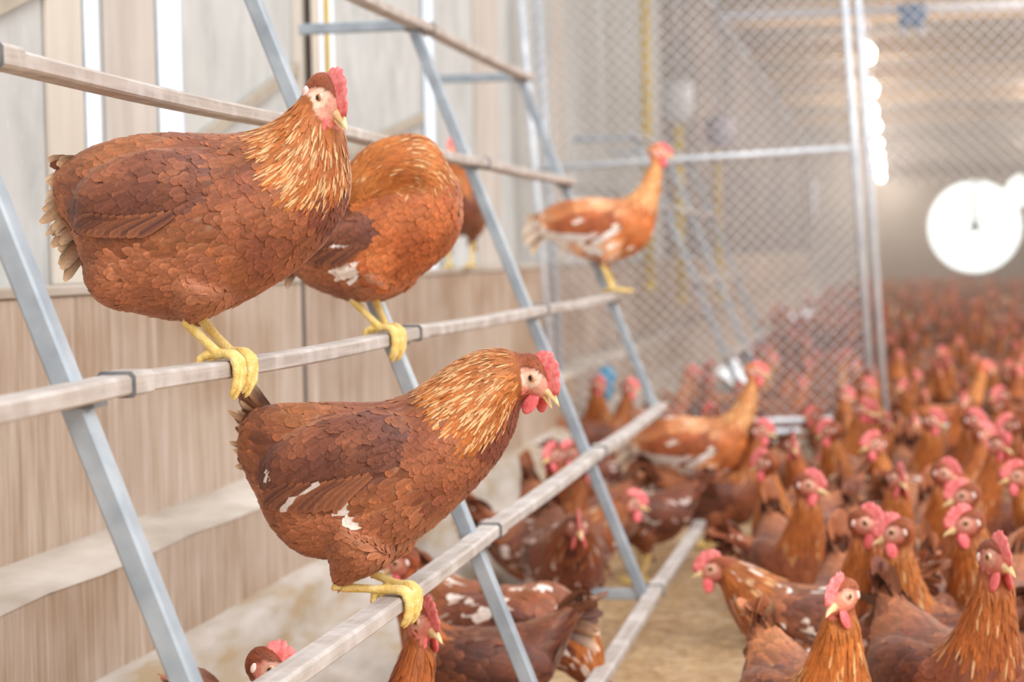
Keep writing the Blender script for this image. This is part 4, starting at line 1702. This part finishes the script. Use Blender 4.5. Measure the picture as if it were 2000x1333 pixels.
# bodies without a head in view
place('low', 'brown hen body with blurred back between the gate frame and the broad-breasted hen', .02, 6.55, math.radians(185), 1.0, tint=(.95, .88, .84)); FLOOR.append((.02, 6.55))
place('speck', 'white-flecked hen bending down to the straw under the lower rail, tail to the left', -.74, 3.98, math.radians(-14), 1.15, tint=(.98, .92, .9)); FLOOR.append((-.74, 3.98))
place('peck', 'dark speckled hen at the lower right whose tail points right', .07, 3.95, math.radians(170), 1.0, tint=(.62, .52, .5)); FLOOR.append((.07, 3.95))
place('peck', 'red-brown hen bending down behind the white-throated hen', -.2, 5.0, math.radians(20), .95, tint=(.85, .66, .6)); FLOOR.append((-.2, 5.0))
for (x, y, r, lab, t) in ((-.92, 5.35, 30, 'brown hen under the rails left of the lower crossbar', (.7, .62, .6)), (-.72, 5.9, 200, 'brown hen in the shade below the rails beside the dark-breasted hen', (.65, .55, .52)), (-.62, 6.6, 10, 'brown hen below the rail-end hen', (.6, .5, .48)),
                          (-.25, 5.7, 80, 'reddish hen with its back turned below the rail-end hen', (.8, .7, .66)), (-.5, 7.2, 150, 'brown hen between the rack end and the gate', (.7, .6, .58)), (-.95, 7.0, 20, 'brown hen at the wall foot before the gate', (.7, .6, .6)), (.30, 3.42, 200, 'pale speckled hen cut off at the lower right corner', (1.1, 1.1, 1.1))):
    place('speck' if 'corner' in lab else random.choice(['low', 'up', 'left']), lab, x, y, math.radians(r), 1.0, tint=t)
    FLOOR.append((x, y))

# ------------------------------------------------------------------ crowd
def visible(x, y, z=.3, mrg=60):
    q = Rc.transposed() @ (Vector((x, y, z)) - CAMP)
    if q.z > -.5:
        return None
    return 1000 + FPX * q.x / -q.z, 666.5 - FPX * q.y / -q.z


crowd = []
for zone, (ya, yb, sp, cnt) in enumerate(((4.6, 8.45, .27, 40), (8.95, 13.5, .27, 100), (13.5, 22, .33, 105))):
    tries = 0
    got = 0
    while got < cnt and tries < 20000:
        tries += 1
        y = ya + (yb - ya) * random.random()
        x = -1.0 + 5.5 * random.random()
        if zone == 0 and x < -.22:
            continue
        if zone == 0 and y < 5.6 and x < .1:
            continue
        v_ = visible(x, y)
        if zone and v_ and v_[0] < 1480 and y > 10.2:
            continue
        if v_ is None or not (1000 < v_[0] < 2060):
            continue
        if any((x - a) ** 2 + (y - b) ** 2 < (sp * (.95 if zone else 1.0)) ** 2 for a, b in FLOOR):
            continue
        FLOOR.append((x, y))
        crowd.append((x, y, zone))
        got += 1
LOW = []


def crowd_proto(i):
    sp = [dict(neck='up', hyaw=20), dict(neck='up', hyaw=-60, whites=[(-.05, .18, .03)]), dict(neck='low', whites=spotsW), dict(neck='tall', pal=PALE), dict(neck='up', pal=DARKP, hyaw=60), dict(neck='peck')][i]
    return make_hen('hen', std(**sp), 'x', (0, 0, 0), 0, None, quality=0)


cl = {0: ('brown hen standing in the crowded flock in front of the mesh gate', 'flock in front of the gate'), 1: ('brown hen blurred in the flock just beyond the mesh gate', 'flock beyond the gate'), 2: ('tiny blurred hen in the far flock below the lamps', 'far flock')}
for n_, (x, y, zn) in enumerate(crowd):
    rz = random.random() * 2 * PI
    s = .92 + .16 * random.random()
    k = .72 + .4 * random.random()
    t = (k * (.95 + .1 * random.random()), k * (.9 + .12 * random.random()), k * (.86 + .16 * random.random()))
    if zn == 0:
        place(random.choice(['up', 'left', 'right', 'tall', 'low', 'side']), cl[0][0], x, y, rz, s, group=cl[0][1], tint=t)
    else:
        if len(LOW) < 6:
            o = crowd_proto(len(LOW))
            LOW.append(o)
        else:
            o = copy_tree(random.choices(LOW, [3, 3, 2, 1, 2, 1])[0])
        o.location = (x, y, 0)
        o.rotation_euler = (0, 0, rz)
        o.scale = (s, s, s)
        tag(o, cl[zn][0], 'hen', cl[zn][1])
        for ch in o.children:
            ch.color = (t[0], t[1], t[2], 1)

# the flock beyond: too far and blurred to tell hens apart
DV, DF, DC, DM = [], [], [], []
base_n = 0
src = []
for o in LOW[:3]:
    for ch in o.children:
        if ch.name.split('.')[0] in ('body', 'comb'):
            me = ch.data
            a_ = np.empty(len(me.vertices) * 3, np.float32)
            me.vertices.foreach_get('co', a_)
            if 'Col' in me.color_attributes:
                c_a = np.empty(len(me.vertices) * 4, np.float32)
                me.color_attributes['Col'].data.foreach_get('color', c_a)
                c_a = c_a.reshape(-1, 4)
            else:
                c_a = np.tile(np.array(lin((238, 124, 124)) + (1,), np.float32), (len(me.vertices), 1))
            src.append((LOW.index(o), a_.reshape(-1, 3), [tuple(p.vertices) for p in me.polygons], c_a))
for k in range(260):
    y = 20 + 24.5 * random.random() ** .8
    x = -1.0 + 5.6 * random.random()
    v_ = visible(x, y)
    if v_ is None or not (1440 < v_[0] < 2080):
        continue
    if any((x - a) ** 2 + (y - b) ** 2 < .09 for a, b in FLOOR):
        continue
    FLOOR.append((x, y))
    pi_ = random.randrange(3)
    a = random.random() * 2 * PI
    ca, sa = math.cos(a), math.sin(a)
    Rm = np.array([[ca, -sa, 0], [sa, ca, 0], [0, 0, 1]])
    kk = .7 + .4 * random.random()
    for (q, vv_, ff_, cc_) in src:
        if q != pi_:
            continue
        DV.append(vv_ @ Rm.T + np.array((x, y, 0)))
        DF += [tuple(i + base_n for i in f_) for f_ in ff_]
        c2 = cc_.copy()
        c2[:, :3] *= kk
        DC.append(c2)
        base_n += len(vv_)
me = bpy.data.meshes.new('distant_hens')
me.from_pydata(np.concatenate(DV).tolist(), [], DF)
ca_ = me.color_attributes.new('Col', 'FLOAT_COLOR', 'POINT')
ca_.data.foreach_set('color', np.concatenate(DC).astype(np.float32).ravel())
me.materials.append(M['skin'])
me.polygons.foreach_set('use_smooth', [True] * len(DF))
o = bpy.data.objects.new('distant_hens', me)
COL.objects.link(o)
tag(o, 'blur of brown hens filling the floor at the far end of the barn', 'hens', kind='stuff')

# dusty air of the far barn
vm = bpy.data.materials.new('dusty_air')
vm.use_nodes = True
nt_ = vm.node_tree
nt_.nodes.clear()
vs_ = nt_.nodes.new('ShaderNodeVolumeScatter')
vs_.inputs['Color'].default_value = rgba((252, 238, 226))
vs_.inputs['Density'].default_value = 0.019
vs_.inputs['Anisotropy'].default_value = 0.2
vo_ = nt_.nodes.new('ShaderNodeOutputMaterial')
nt_.links.new(vs_.outputs[0], vo_.inputs['Volume'])
hz = MB()
hz.box((WX + .02, 9.0, .02), (4.79, Y_FAR - .02, 3.38))
hz_ = hz.build('dusty_air', vm, smooth=False)
tag(hz_, 'pale dusty haze filling the far part of the barn', 'haze', kind='stuff')

# ------------------------------------------------------------------ light
w = bpy.data.worlds.new('world')
scene.world = w
w.use_nodes = True
bg = w.node_tree.nodes['Background']
bg.inputs[0].default_value = (.985, .99, 1.0, 1)
bg.inputs[1].default_value = 1.25
sd = bpy.data.lights.new('sun', 'SUN')
sd.energy = 1.6
sd.angle = math.radians(35)
sd.color = (1, .97, .94)
so = bpy.data.objects.new('sun', sd)
COL.objects.link(so)
so.rotation_euler = Vector((-.62, .55, -.72)).to_track_quat('-Z', 'Y').to_euler()

vs = scene.view_settings
vs.view_transform = 'Standard'
vs.look = 'None'
vs.gamma = 1
vs.exposure = 0.27
vs.use_curve_mapping = False
scene.cycles.use_denoising = True
scene.cycles.max_bounces = 6
scene.cycles.diffuse_bounces = 3
scene.cycles.glossy_bounces = 2
scene.cycles.sample_clamp_indirect = 8
